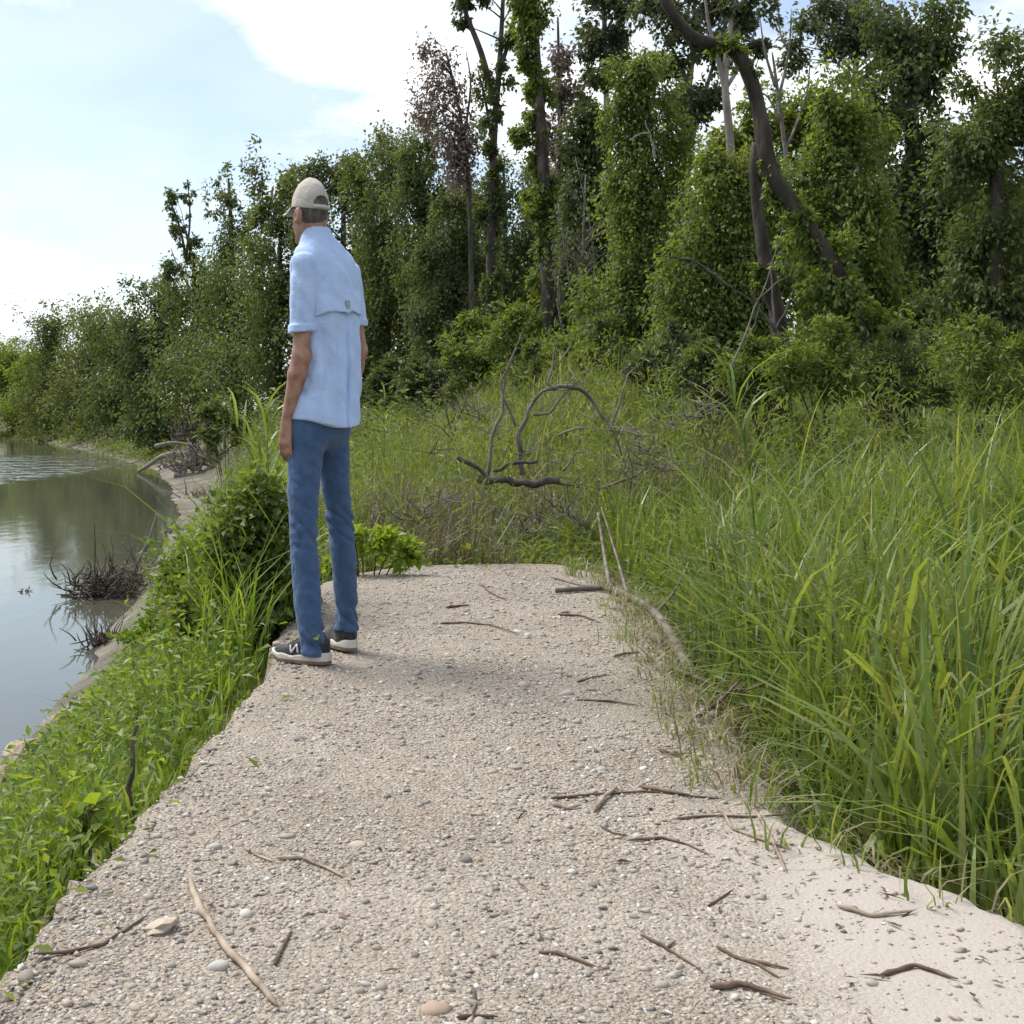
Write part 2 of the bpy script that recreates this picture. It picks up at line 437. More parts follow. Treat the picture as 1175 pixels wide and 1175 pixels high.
def water_mat():
    m, n, l = mat_new('river_water')
    geo = n.new('ShaderNodeNewGeometry')
    mp = n.new('ShaderNodeMapping'); mp.inputs['Scale'].default_value = (1.0, 0.45, 1)
    l.new(geo.outputs['Position'], mp.inputs['Vector'])
    a = n.new('ShaderNodeTexNoise'); a.inputs['Scale'].default_value = 1.1; a.inputs['Detail'].default_value = 4
    c = n.new('ShaderNodeTexNoise'); c.inputs['Scale'].default_value = 0.16; c.inputs['Detail'].default_value = 3
    l.new(mp.outputs[0], a.inputs['Vector']); l.new(mp.outputs[0], c.inputs['Vector'])
    # riffle over a shallow bar on the far left of the channel
    mp2 = n.new('ShaderNodeMapping'); mp2.vector_type = 'TEXTURE'
    mp2.inputs['Location'].default_value = (-33, 95, -3.05); mp2.inputs['Scale'].default_value = (14, 46, 10)
    l.new(geo.outputs['Position'], mp2.inputs['Vector'])
    gr = n.new('ShaderNodeTexGradient'); gr.gradient_type = 'SPHERICAL'; l.new(mp2.outputs[0], gr.inputs['Vector'])
    cr_ = n.new('ShaderNodeMapRange'); cr_.inputs['From Min'].default_value = 0.40; cr_.inputs['From Max'].default_value = 0.62
    cr_.inputs['To Min'].default_value = 0.10; cr_.inputs['To Max'].default_value = 0.32
    l.new(c.outputs['Fac'], cr_.inputs['Value'])
    rf = n.new('ShaderNodeMapRange'); rf.inputs['From Min'].default_value = 0.12; rf.inputs['From Max'].default_value = 0.30; rf.inputs['To Max'].default_value = 1.0
    l.new(gr.outputs['Fac'], rf.inputs['Value'])
    ad = n.new('ShaderNodeMath'); l.new(cr_.outputs[0], ad.inputs[0]); l.new(rf.outputs[0], ad.inputs[1])
    b = n.new('ShaderNodeBump'); b.inputs['Distance'].default_value = 0.05
    l.new(ad.outputs[0], b.inputs['Strength']); l.new(a.outputs['Fac'], b.inputs['Height'])
    mp3 = n.new('ShaderNodeMapping'); mp3.inputs['Scale'].default_value = (0.55, 0.30, 1); l.new(geo.outputs['Position'], mp3.inputs['Vector'])
    rn = n.new('ShaderNodeTexNoise'); rn.inputs['Scale'].default_value = 1.0; rn.inputs['Detail'].default_value = 3; l.new(mp3.outputs[0], rn.inputs['Vector'])
    bA = b
    b = n.new('ShaderNodeBump'); b.inputs['Distance'].default_value = 0.9
    l.new(rf.outputs[0], b.inputs['Strength']); l.new(rn.outputs['Fac'], b.inputs['Height']); l.new(bA.outputs[0], b.inputs['Normal'])
    p = n.new('ShaderNodeBsdfPrincipled')
    p.inputs['Base Color'].default_value = (0.075, 0.074, 0.055, 1)
    p.inputs['Roughness'].default_value = 0.06
    p.inputs['IOR'].default_value = 1.33
    p.inputs['Specular IOR Level'].default_value = 0.7
    l.new(b.outputs[0], p.inputs['Normal'])
    o = n.new('ShaderNodeOutputMaterial'); l.new(p.outputs[0], o.inputs['Surface'])
    return m
M['water'] = water_mat()

# ------------------------------------------------------------------ terrain
WATER = -3.05
SH_Y = np.array([-400, -40, 0, 14, 19, 28, 50, 69, 91, 135, 210, 236, 262, 285, 300, 320])
SH_X = np.array([-9, -5, -4.6, -4.5, -4.8, -5.7, -8.8, -12.6, -17.5, -32, -62, -77, -120, -260, -600, -2500.0])
BW_Y = np.array([-400, 4, 6, 9, 14, 28, 50, 69, 91, 135, 400])
BW_W = np.array([3.9, 3.9, 3.9, 3.7, 3.1, 2.8, 4.2, 5.5, 5.5, 6, 7.0])

def ground_z(x, y):
    x = np.asarray(x, float); y = np.asarray(y, float)
    d = x - np.interp(y, SH_Y, SH_X)
    d = d + 0.25 * noise2(x * 0.5, y * 0.5, 5) * smooth((y - 9) / 10)
    w = np.interp(y, BW_Y, BW_W)
    t = d / w
    top = -0.16
    prof = np.where(t < 0.4, 0.30 * (t / 0.4) ** 1.2, 0.30 + 0.70 * smooth((t - 0.4) / 0.62) ** 0.9)
    beach = np.where(t < 0.45, 0.10 * (t / 0.45), 0.10 + 0.90 * smooth((t - 0.45) / 0.57))
    fb = smooth((y - 32) / 12) * (1 - 0.75 * smooth((y - 72) / 14))
    p = np.clip(prof * (1 - fb) + beach * fb, 0, 1)
    p = np.where(t > 1.0, 1.0, np.where(t > 0, p, 0))
    z = WATER + (top - WATER) * p
    z = np.where(t <= 0, WATER + np.maximum(d, -6) * 0.28, z)
    # the plateau climbs gently behind the path and towards the woods
    inl = smooth((t - 1.0) * w / 5.0)
    rise = 1.55 * smooth((y - 7.8) / 12) * smooth((x + 1.6) / 4.6) + 0.35 * smooth((y - 30) / 60)
    z = z + inl * rise
    z = z + 0.32 * smooth((x - 1.6) / 2.0) * smooth((y - 3.0) / 3.0) * (1 - smooth((y - 10) / 6))
    z = z + 0.05 * fbm2(x * 0.6, y * 0.6, 3) * smooth((y - 8.2) / 3) * np.clip(p, 0.2, 1)
    return z

def warp(n, lo, hi, c, s):
    a, b = np.arcsinh((lo - c) / s), np.arcsinh((hi - c) / s)
    return c + s * np.sinh(np.linspace(a, b, n))

gx = warp(210, -900, 900, -2.0, 6.0)
gy = warp(230, -120, 1500, 8.0, 10.0)
GX, GY = np.meshgrid(gx, gy)
GZ = ground_z(GX, GY)
V = np.stack([GX, GY, GZ], -1).reshape(-1, 3)
i, j = np.meshgrid(np.arange(len(gy) - 1), np.arange(len(gx) - 1), indexing='ij')
q = (i * len(gx) + j).ravel()
F = np.stack([q, q + 1, q + 1 + len(gx), q + len(gx)], 1)
tag(obj('ground', np_mesh('ground', V, F), M['earth']), 'earth river bank and woodland floor', None, kind='structure')

V = np.array([[-1500, -300, WATER], [900, -300, WATER], [900, 1500, WATER], [-1500, 1500, WATER]], float)
tag(obj('river_water', np_mesh('river_water', V, np.array([[0, 1, 2, 3]])), M['water']), 'brown green river curving away to the left', None, kind='structure')

# ------------------------------------------------------------------ gravel path with a crumbled edge
edge_px = [(-60, 1190), (0, 1113), (30, 1060), (90, 990), (180, 903), (230, 845), (275, 795), (303, 768), (309, 730), (322, 713),
           (345, 700), (375, 668), (412, 656), (480, 648), (560, 645), (640, 648), (690, 658), (735, 688), (762, 735), (785, 780),
           (830, 830), (868, 890), (905, 940), (1010, 985), (1120, 1040), (1290, 1120)]
poly = np.array([on_ground(a, b)[:2] for a, b in edge_px])
poly = np.vstack([[poly[0, 0] - 0.02, 0.3], poly, [poly[-1, 0] + 0.5, 0.3]])

def poly_sd(x, y, P):
    """signed distance to polygon, positive inside"""
    d = np.full(x.shape, 1e9); ins = np.zeros(x.shape, bool)
    for k in range(len(P)):
        a, b = P[k], P[(k + 1) % len(P)]
        e = b - a
        t = np.clip(((x - a[0]) * e[0] + (y - a[1]) * e[1]) / (e @ e), 0, 1)
        d = np.minimum(d, np.hypot(x - a[0] - t * e[0], y - a[1] - t * e[1]))
        c = ((a[1] > y) != (b[1] > y)) & (x < (b[0] - a[0]) * (y - a[1]) / (b[1] - a[1] + 1e-12) + a[0])
        ins ^= c
    return np.where(ins, d, -d)

def path_sd(x, y):
    rs = smooth((x - 0.6) / 0.5)
    return poly_sd(x, y, poly) + 0.025 * fbm2(x * 7, y * 7, 21) + 0.012 * noise2(x * 30, y * 30, 22) + rs * 0.10 * fbm2(x * 2.3, y * 2.3, 23)

def path_z(x, y):
    return 0.012 * fbm2(x * 1.8, y * 1.8, 31) + 0.005 * fbm2(x * 9, y * 9, 32)

def sand_mask(x, y):
    px_ = x / y * FOC + CX
    # the drift of fine sand along the right-hand side of the path
    s = (1 - 0.75 * smooth((x - 1.05) / 0.5)) * smooth((x - (0.42 + 0.10 * (y - 2.0) + 0.16 * fbm2(x * 2.2, y * 2.2, 41))) / 0.45) * (1 - smooth((y - 2.5) / 1.0))
    s2 = 0.55 * smooth((x - 0.75) / 0.5) * smooth((fbm2(x * 1.6, y * 1.6, 43) + 0.25) / 0.5)
    s3 = 0.22 * smooth((fbm2(x * 1.3 + 5, y * 1.3, 47) - 0.15) / 0.5)
    return np.clip(np.maximum(np.maximum(s, s2), s3), 0, 1)

hx, hy = 0.025, 0.030
ax, ay = np.arange(-1.1, 3.4, hx), np.arange(0.4, 8.6, hy)
AX, AY = np.meshgrid(ax, ay)
sd = path_sd(AX, AY)
left = smooth((0.9 - AX) / 0.5) * smooth((7.0 - AY) / 1.0)       # the river side breaks off in a sharp lip, the grass side feathers out
drop_l = -0.30 * smooth(-(sd - 0.02) / 0.075) - 0.035 * smooth((0.10 - sd) / 0.12)
drop_r = -0.20 * smooth((0.03 - sd) / 0.22)
Z = path_z(AX, AY) + left * drop_l + (1 - left) * drop_r
Z = Z + left * 0.03 * noise3(AX * 25, AY * 25, Z * 25, 51) * (sd < 0.03)
Xj = AX + (0.012 * noise2(AX * 20, AY * 20, 61)) * (sd < 0.1); Yj = AY + 0.012 * noise2(AX * 20, AY * 20, 62) * (sd < 0.1)
V = np.stack([Xj, Yj, Z], -1).reshape(-1, 3)
i, j = np.meshgrid(np.arange(len(ay) - 1), np.arange(len(ax) - 1), indexing='ij')
q = (i * len(ax) + j).ravel()
keep = (sd[:-1, :-1].ravel() > -0.19)
q = q[keep]
F = np.stack([q, q + 1, q + 1 + len(ax), q + len(ax)], 1)
used, inv = np.unique(F, return_inverse=True)
F = inv.reshape(F.shape)
me = np_mesh('gravel_path', V[used], F)
sv = sand_mask(V[used][:, 0], V[used][:, 1])
att = me.attributes.new('sand', 'FLOAT', 'POINT'); att.data.foreach_set('value', sv.astype(np.float32))
path = tag(obj('gravel_path', me, M['gravel']), 'pale gravel path ending at a broken edge above the bank', None, kind='structure')

# ------------------------------------------------------------------ pebbles
def ico(sub=0):
    t = (1 + 5 ** 0.5) / 2
    v = unit(np.array([[-1, t, 0], [1, t, 0], [-1, -t, 0], [1, -t, 0], [0, -1, t], [0, 1, t], [0, -1, -t], [0, 1, -t], [t, 0, -1], [t, 0, 1], [-t, 0, -1], [-t, 0, 1]], float))
    f = np.array([[0, 11, 5], [0, 5, 1], [0, 1, 7], [0, 7, 10], [0, 10, 11], [1, 5, 9], [5, 11, 4], [11, 10, 2], [10, 7, 6], [7, 1, 8], [3, 9, 4], [3, 4, 2], [3, 2, 6], [3, 6, 8], [3, 8, 9], [4, 9, 5], [2, 4, 11], [6, 2, 10], [8, 6, 7], [9, 8, 1]])
    for _ in range(sub):
        vs = list(map(tuple, v)); cache = {}; nf = []
        def mid(a, b):
            k = (min(a, b), max(a, b))
            if k not in cache:
                vs.append(tuple(unit((np.array(vs[a]) + np.array(vs[b]))[None])[0])); cache[k] = len(vs) - 1
            return cache[k]
        for a, b, c in f:
            x, y, z = mid(a, b), mid(b, c), mid(c, a)
            nf += [(a, x, z), (b, y, x), (c, z, y), (x, y, z)]
        v, f = np.array(vs), np.array(nf)
    return v, f

def scatter_path(n, ymax=8.0, near_pow=1.0):
    """random points on the path in view, denser close up"""
    out = np.zeros((0, 2))
    while len(out) < n:
        u = rng.random(n * 2)
        y = 1.55 * (ymax / 1.55) ** (u ** near_pow)
        x = rng.uniform(-0.75, 3.0, n * 2)
        ok = (path_sd(x, y) > 0.03) & (x < 0.56 * y + 0.3)
        out = np.vstack([out, np.stack([x, y], 1)[ok]])
    return out[:n]

h6 = np.arange(6) * math.pi / 3
iv = np.vstack([np.stack([np.cos(h6), np.sin(h6), 0.25 * np.sin(h6 * 2 + 1)], 1), [[0.1, 0, 1], [0, 0.1, -1]]])
if_ = np.array([[k, (k + 1) % 6, 6] for k in range(6)] + [[(k + 1) % 6, k, 7] for k in range(6)])
NP = 33000
pp = scatter_path(NP * 2, 8.0, 1.15)
dens = (1 - 0.72 * sand_mask(pp[:, 0], pp[:, 1])) * np.clip(0.6 + 0.8 * fbm2(pp[:, 0] * 2.5, pp[:, 1] * 2.5, 71), 0.15, 1)
pp = pp[rng.random(len(pp)) < dens][:NP]
n = len(pp)
size = 0.0033 * np.exp(rng.normal(0, 0.48, n)) * (0.85 + 0.06 * pp[:, 1])
size = np.clip(size, 0.0022, 0.013)
sc3 = np.stack([size * rng.uniform(0.8, 1.5, n), size * rng.uniform(0.7, 1.1, n), size * rng.uniform(0.45, 0.8, n)], 1)
PV = iv[None] * (1 + 0.22 * rng.uniform(-1, 1, (n, 8, 1))) * sc3[:, None]
a = rng.uniform(0, 6.283, n)
ca, sa = np.cos(a)[:, None], np.sin(a)[:, None]
PV = np.stack([PV[..., 0] * ca - PV[..., 1] * sa, PV[..., 0] * sa + PV[..., 1] * ca, PV[..., 2] + rng.uniform(-0.4, 0.4, n)[:, None] * PV[..., 0]], -1)
zc = path_z(pp[:, 0], pp[:, 1]) - 0.03 * smooth((0.08 - path_sd(pp[:, 0], pp[:, 1])) / 0.1) + sc3[:, 2] * 0.10
PV += np.stack([pp[:, 0], pp[:, 1], zc], 1)[:, None]
PF = (np.arange(n)[:, None, None] * 8 + if_[None]).reshape(-1, 3)
o = obj('pebbles', np_mesh('pebbles', PV.reshape(-1, 3), PF), M['pebble'], path)
o['kind'] = 'stuff'

# the larger stones, one object each
iv1, if1 = ico(1)
stone_meshes = []
for k in range(7):
    r2 = np.random.default_rng(100 + k)
    v = iv1 * (1 + 0.16 * noise3(iv1[:, 0] * 1.6 + k, iv1[:, 1] * 1.6, iv1[:, 2] * 1.6, 80 + k))[:, None]
    v = v * np.array([r2.uniform(0.9, 1.35), r2.uniform(0.8, 1.0), r2.uniform(0.5, 0.75)])
    me = np_mesh('stone', v, if1); me.materials.append(M['stone'])
    stone_meshes.append(me)
def add_stone(x, y, s, rz, k, sc=(1, 1, 1), lift=0.08):
    o = bpy.data.objects.new('stone', stone_meshes[k % 7]); col.objects.link(o)
    o.parent = path
    o.location = (x, y, float(path_z(np.array(x), np.array(y))) + s * lift)
    o.scale = (s * sc[0], s * sc[1], s * sc[2]); o.rotation_euler = (rng.uniform(-0.3, 0.3), rng.uniform(-0.3, 0.3), rz)
    return o
special = [(184, 1066, 0.034, (1.3, 1.2, 0.5)), (650, 798, 0.020, (1, 1, 1)), (601, 790, 0.022, (1, 1, 1)), (762, 768, 0.045, (1, 1, 1)), (808, 824, 0.042, (1.2, 1, 1)),
           (500, 1158, 0.020, (1.2, 1, 1)), (345, 850, 0.020, (1, 1, .8)), (410, 972, 0.017, (1, 1, .7)), (250, 1110, 0.016, (1, 1, 1)), (282, 1048, 0.014, (1, 1, 1)),
           (30, 1120, 0.017, (1, 1, 1)), (590, 880, 0.016, (1, 1, .8)), (708, 700, 0.03, (1, 1, .8)), (330, 962, 0.014, (1, 1, 1)), (245, 975, 0.015, (1, 1, 1)), (495, 1060, 0.013, (1, 1, 1))]
M['cream_stone'] = solid('cream_stone', [(0.42, 0.35, 0.26), (0.56, 0.48, 0.38)], 30, 0.85, 0.5, 120, dist=0.005)
for k, (a, b, s, sc) in enumerate(special):
    p = on_ground(a, b); o = add_stone(p[0], p[1], s, rng.uniform(0, 6), k, sc)
    if k == 0:
        v = iv1 * (1 + 0.34 * noise3(iv1[:, 0] * 2.2 + 4, iv1[:, 1] * 2.2, iv1[:, 2] * 2.2, 88))[:, None] * np.array([0.95, 0.85, 0.7])
        me = np_mesh('stone', v, if1, False); me.materials.append(M['cream_stone']); o.data = me
bp = scatter_path(900, 6.5)
bp = bp[rng.random(len(bp)) < 1 - 1.0 * sand_mask(bp[:, 0], bp[:, 1])]
bp = bp[(bp[:, 0] / bp[:, 1] * FOC + CX < 1180) & (path_sd(bp[:, 0], bp[:, 1]) > 0.02) & (bp[:, 1] > 1.85)][:280]
for k, (x, y) in enumerate(bp):
    add_stone(x, y, float(np.clip(0.0085 * math.exp(rng.normal(0, 0.28)) * (0.8 + 0.08 * y), 0.006, 0.022)), rng.uniform(0, 6), k)

# ------------------------------------------------------------------ grass and weeds (uncountable: one object per kind)
def clump_points(cx, cy, per, r):
    n = len(cx) * per
    x = np.repeat(cx, per) + rng.normal(0, r, n)
    y = np.repeat(cy, per) + rng.normal(0, r, n)
    hs = np.repeat(rng.uniform(0.45, 1.35, len(cx)), per) * rng.uniform(0.6, 1.1, n)
    return x, y, hs

def grass_obj(name, label, x, y, H, Wd, lean, mat, seg=4, z=None):
    P = np.stack([x, y, (ground_z(x, y) if z is None else z) - 0.02], 1)
    n = len(x)
    V, F = blade_geo(P, H, Wd, rng.uniform(0, 6.283, n), lean, seg)
    return tag(obj(name, np_mesh(name, V, F, False), mat), label, 'grass', kind='stuff')

# left bank, sloping from the broken edge down to the river
u = rng.random(2200) ** 0.75
cy = 1.2 + 18 * u ** 1.5
xs = np.interp(cy, SH_Y, SH_X)
cx = xs + 0.95 + (np.interp(cy, BW_Y, BW_W) - 0.9) * rng.random(2200)
ey = rng.uniform(1.9, 8.5, 420); ex = np.interp(ey, [1.5, 5, 6.3, 8.5], [-0.66, -0.56, -0.52, -0.45]) - 0.15 - 0.20 * rng.random(420)
cx, cy = np.concatenate([cx, ex]), np.concatenate([cy, ey])
ok = (path_sd(cx, cy) < -0.06)
cx, cy = cx[ok], cy[ok]
x, y, hs = clump_points(cx, cy, 15, 0.11)
ok = path_sd(x, y) < -0.03
x, y, hs = x[ok], y[ok], hs[ok]
d_edge = -poly_sd(x, y, poly)
H = hs * (0.19 + 0.13 * smooth((d_edge - 0.1) / 0.5) + 0.22 * smooth((y - 6) / 4) * (x > -2.5)) * (0.8 + 0.55 * noise2(x * 1.4, y * 1.4, 94))
grass_obj('bank_grass', 'bright green grass on the slope down to the river', x, y, H, rng.uniform(0.006, 0.015, len(x)), rng.uniform(0.1, 0.95, len(x)), M['grass_bank'], 3)

# the field behind the path
n = 3900
cy = 8.0 + 20 * rng.random(n) ** 1.35
cx = rng.uniform(-0.36, 0.60, n) * cy
cx = np.maximum(cx, np.interp(cy, SH_Y, SH_X) + np.interp(cy, BW_Y, BW_W) * 0.75 + 0.2 * rng.random(n))
x, y, hs = clump_points(cx, cy, 13, 0.13)
ok = path_sd(x, y) < 0.02
x, y, hs = x[ok], y[ok], hs[ok]
H = hs * (0.34 + 0.45 * smooth((y - 8.6) / 4)) * (0.8 + 0.5 * noise2(x * 0.8, y * 0.8, 93))
grass_obj('field_grass', 'tall green grass and weeds in the clearing behind the path', x, y, H, np.where(rng.random(len(x)) < 0.22, rng.uniform(0.024, 0.042, len(x)), rng.uniform(0.008, 0.020, len(x))), rng.uniform(0.1, 1.15, len(x)), M['grass_field'], 3)
k = rng.random(len(x)) < 0.17
grass_obj('dry_stalks', 'dry straw coloured stalks standing in the clearing', x[k] + 0.05, y[k], H[k] * rng.uniform(0.7, 1.25, k.sum()), np.full(k.sum(), 0.007), rng.uniform(0.0, 0.5, k.sum()), M['straw'], 3)

# tall grass along the right side of the path
n = 1350
cy = 2.2 + 7.2 * rng.random(n) ** 1.15
lim = np.interp(cy, [2.1, 2.6, 3.2, 4.2, 5.0, 6.0, 8.0], [1.75, 1.25, 0.95, 1.0, 1.06, 1.15, 1.35])
cx = lim + (0.06 + 3.0 * rng.random(n) ** 1.4) * 1.0
x, y, hs = clump_points(cx, cy, 14, 0.075)
inn = path_sd(x, y)
ok = inn < 0.14 - 0.12 * rng.random(len(x))
x, y, hs, inn = x[ok], y[ok], hs[ok], inn[ok]
H = hs * (0.14 + 0.66 * smooth((-inn + 0.02) / 0.45)) * (0.75 + 0.25 * smooth((y - 2.5) / 2)) * np.clip(0.85 + 0.55 * noise2(x * 1.7, y * 1.7, 96), 0.4, 1.25)
grass_obj('roadside_grass', 'tall lush grass crowding the right side of the path', x, y, H, rng.uniform(0.008, 0.027, len(x)), np.where(rng.random(len(x)) < 0.3, rng.uniform(0.6, 1.3, len(x)), rng.uniform(0.03, 0.5, len(x))), M['grass'], 4)
k = rng.random(len(x)) < 0.22
grass_obj('dry_grass', 'dry brown grass stems among the roadside grass', x[k], y[k], H[k] * rng.uniform(0.3, 0.9, k.sum()), np.full(k.sum(), 0.005), rng.uniform(0.2, 1.2, k.sum()), M['straw'], 4)
n = 2600
cy = 2.1 + 6.5 * rng.random(n); cx = np.interp(cy, [2.1, 2.6, 3.2, 4.2, 5.0, 6.0, 8.0], [1.75, 1.25, 0.95, 1.0, 1.06, 1.15, 1.35]) + rng.normal(0.06, 0.16, n)
s_ = path_sd(cx, cy); ok = (s_ < 0.16) & (s_ > -0.45); cx, cy = cx[ok], cy[ok]
zm = np.maximum(ground_z(cx, cy), path_z(cx, cy) - 0.20 * smooth((0.03 - path_sd(cx, cy)) / 0.22)) + 0.03
grass_obj('dead_grass_mat', 'flattened dead grass and litter along the right path margin', cx, cy, rng.uniform(0.05, 0.16, len(cx)), rng.uniform(0.003, 0.007, len(cx)), rng.uniform(1.5, 2.3, len(cx)), M['straw'], 4, zm)
n = 200
wy_ = 2.4 + 6.5 * rng.random(n); wx_ = np.interp(wy_, [2.1, 2.6, 3.2, 4.2, 5.0, 6.0, 8.0], [1.75, 1.25, 0.95, 1.0, 1.06, 1.15, 1.35]) + 0.12 + 1.6 * rng.random(n) ** 1.5
ROAD_WEEDS = (wx_, wy_)
n = 330
cy = 2.05 + 6.2 * rng.random(n); cx = np.interp(cy, [2.0, 2.1, 2.6, 3.2, 4.2, 5.0, 6.0, 8.0], [1.9, 1.75, 1.25, 0.95, 1.0, 1.06, 1.15, 1.35]) + rng.normal(0.02, 0.16, n)
s_ = path_sd(cx, cy); ok = (s_ < 0.20) & (s_ > -0.4); cx, cy = cx[ok], cy[ok]
x, y, hs = clump_points(cx, cy, 11, 0.028)
zm = np.maximum(ground_z(x, y), path_z(x, y) - 0.20 * smooth((0.03 - path_sd(x, y)) / 0.22))
grass_obj('margin_tufts', 'short green grass tufts along the right path margin', x, y, hs * rng.uniform(0.05, 0.22, len(x)), rng.uniform(0.003, 0.008, len(x)), rng.uniform(0.2, 1.2, len(x)), M['grass'], 3, zm)
# broad arching cane leaves that stand above it
n = 120
cy = rng.uniform(3.8, 8.5, n); cx = cy * (0.235 + 0.30 * rng.random(n) ** 1.3) + 0.22
x, y, hs = clump_points(cx, cy, 9, 0.05)
grass_obj('cane_grass', 'tall arching broad leaved cane grass on the right', x, y, hs * rng.uniform(0.65, 1.12, len(x)), rng.uniform(0.012, 0.024, len(x)), rng.uniform(0.25, 1.25, len(x)), M['grass'], 6)

def weeds(name, label, cx, cy, h, per, leaf, mat, spread=0.12, zoff=0.0, asp=(0.35, 0.75), up=0.1):
    n = len(cx)
    t = rng.random((n, per))
    bz = ground_z(cx, cy) + zoff
    P = np.stack([cx[:, None] + rng.normal(0, spread, (n, per)) * (0.4 + t), cy[:, None] + rng.normal(0, spread, (n, per)) * (0.4 + t), bz[:, None] + h[:, None] * t], -1).reshape(-1, 3)
    P[:, 2] = np.minimum(P[:, 2], ground_z(P[:, 0], P[:, 1]) + zoff + (h[:, None] * t).ravel())
    D = unit(np.stack([rng.normal(0, 1, n * per), rng.normal(0, 1, n * per), rng.normal(up, 0.45, n * per)], 1))
    N = unit(np.stack([rng.normal(0, 0.5, n * per), rng.normal(0, 0.5, n * per), np.ones(n * per)], 1))
    L = np.repeat(np.broadcast_to(leaf, (n,)), per) * rng.uniform(0.6, 1.3, n * per)
    V, F = leaf_geo(P, D, N, L, L * rng.uniform(asp[0], asp[1], n * per))
    return tag(obj(name, np_mesh(name, V, F, False), mat), label, 'weeds', kind='stuff')

weeds('roadside_weeds', 'leafy weeds mixed into the roadside grass', ROAD_WEEDS[0], ROAD_WEEDS[1], rng.uniform(0.2, 0.75, 200), 34, 0.05, M['leaf_light'], 0.05, asp=(0.14, 0.32), up=0.6)
n = 1900
cy = 1.8 + 15 * rng.random(n) ** 1.3
cx = np.interp(cy, SH_Y, SH_X) + 1.9 + (np.interp(cy, BW_Y, BW_W) - 1.95) * rng.random(n)
ok = (path_sd(cx, cy) < -0.12) & (noise2(cx * 0.9, cy * 0.9, 91) > -0.35)
cx, cy = cx[ok], cy[ok]
hb = rng.random(len(cx)) < 0.45
weeds('bank_weeds', 'bright leafy weeds creeping over the bank', cx[hb], cy[hb], rng.uniform(0.20, 0.46, hb.sum()), 28, 0.020 + 0.004 * cy[hb], M['grass_bank'], 0.12)
cx, cy = cx[~hb], cy[~hb]
weeds('bank_vines', 'darker narrow leaved vines spread over the bank', cx, cy, rng.uniform(0.18, 0.44, len(cx)), 24, 0.030 + 0.004 * cy, M['leaf_vine'], 0.14, asp=(0.2, 0.5), up=0.3)
n = 650
cy = 8.0 + 5 * rng.random(n) ** 1.7; cx = rng.uniform(-0.12, 0.45, n) * cy
ok = (path_sd(cx, cy) < 0.03) & (cx > np.interp(cy, SH_Y, SH_X) + np.interp(cy, BW_Y, BW_W))
cx, cy = cx[ok], cy[ok]

n2_ = 520
wy = 8.8 + 14 * rng.random(n2_) ** 1.4; wx = rng.uniform(-0.15, 0.55, n2_) * wy
okk = (path_sd(wx, wy) < -0.1) & (wx > np.interp(wy, SH_Y, SH_X) + np.interp(wy, BW_Y, BW_W))
wx, wy = wx[okk], wy[okk]
n5_ = 620
by_ = 8.1 + 4.5 * rng.random(n5_) ** 1.3; bx5 = rng.uniform(-0.02, 0.30, n5_) * by_
ok5 = (path_sd(bx5, by_) < 0.0) & (noise2(bx5 * 0.9, by_ * 0.9, 97) > -0.25); bx5, by_ = bx5[ok5], by_[ok5]
x, y, hs = clump_points(bx5, by_, 14, 0.10)
grass_obj('dead_brush_stalks', 'brown dead stalks standing behind the far end of the path', x, y, hs * 0.66, np.full(len(x), 0.007), rng.uniform(0.0, 1.3, len(x)), M['brown_stalk'], 3)
weeds('tall_weeds', 'upright feathery weeds scattered through the clearing', wx, wy, rng.uniform(0.5, 1.15, len(wx)), 50, 0.050 + 0.004 * wy, M['grass_field'], 0.045, asp=(0.12, 0.24), up=0.9)
# undergrowth that clothes the far bank and the floor of the wood
n3_ = 1100
wy = 24 + 215 * rng.random(n3_) ** 1.7
bwid = np.interp(wy, BW_Y, BW_W)
lo_ = np.where(wy < 52, 1.0, np.where(wy < 98, 0.86, 0.08))
wx = np.interp(wy, SH_Y, SH_X) + bwid * (lo_ + 0.15 * noise2(wy * 0.15, wy * 0 + 3, 95)) + (bwid * 0.4 + 0.09 * wy) * rng.random(n3_) ** 1.3
weeds('bank_undergrowth', 'green undergrowth covering the river bank below the trees', wx, wy, rng.uniform(0.5, 1.5, n3_) * (0.5 + 0.012 * wy), 30, 0.05 + 0.0022 * wy, M['leaf_mid'], 0.35 + 0.008 * wy[:, None])
wy = 96 + 139 * rng.random(900) ** 1.2; wx = np.interp(wy, SH_Y, SH_X) + np.interp(wy, BW_Y, BW_W) * rng.uniform(0.25, 0.95, 900)
kk = noise2(wy * 0.08, wx * 0.05, 99) > -0.1; wx, wy = wx[kk], wy[kk]
weeds('shore_grass', 'light green grass on the far bank above the waterline', wx, wy, rng.uniform(0.1, 0.5, len(wx)) * (0.5 + 0.005 * wy), 26, 0.08 + 0.0018 * wy, M['leaf_light'], 0.3 + 0.006 * wy[:, None], up=0.6)
n4_ = 600
wy = rng.uniform(27, 62, n4_); wx = rng.uniform(-0.12, 0.62, n4_) * wy
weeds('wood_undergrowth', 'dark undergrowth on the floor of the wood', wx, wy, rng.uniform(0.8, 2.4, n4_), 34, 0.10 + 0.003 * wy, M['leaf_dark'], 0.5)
weeds('field_weeds', 'low leafy weeds at the far end of the path', cx, cy, rng.uniform(0.08, 0.30, len(cx)) * (1 + 0.8 * smooth((cy - 9) / 3)), 24, 0.055, M['leaf_light'], 0.12)

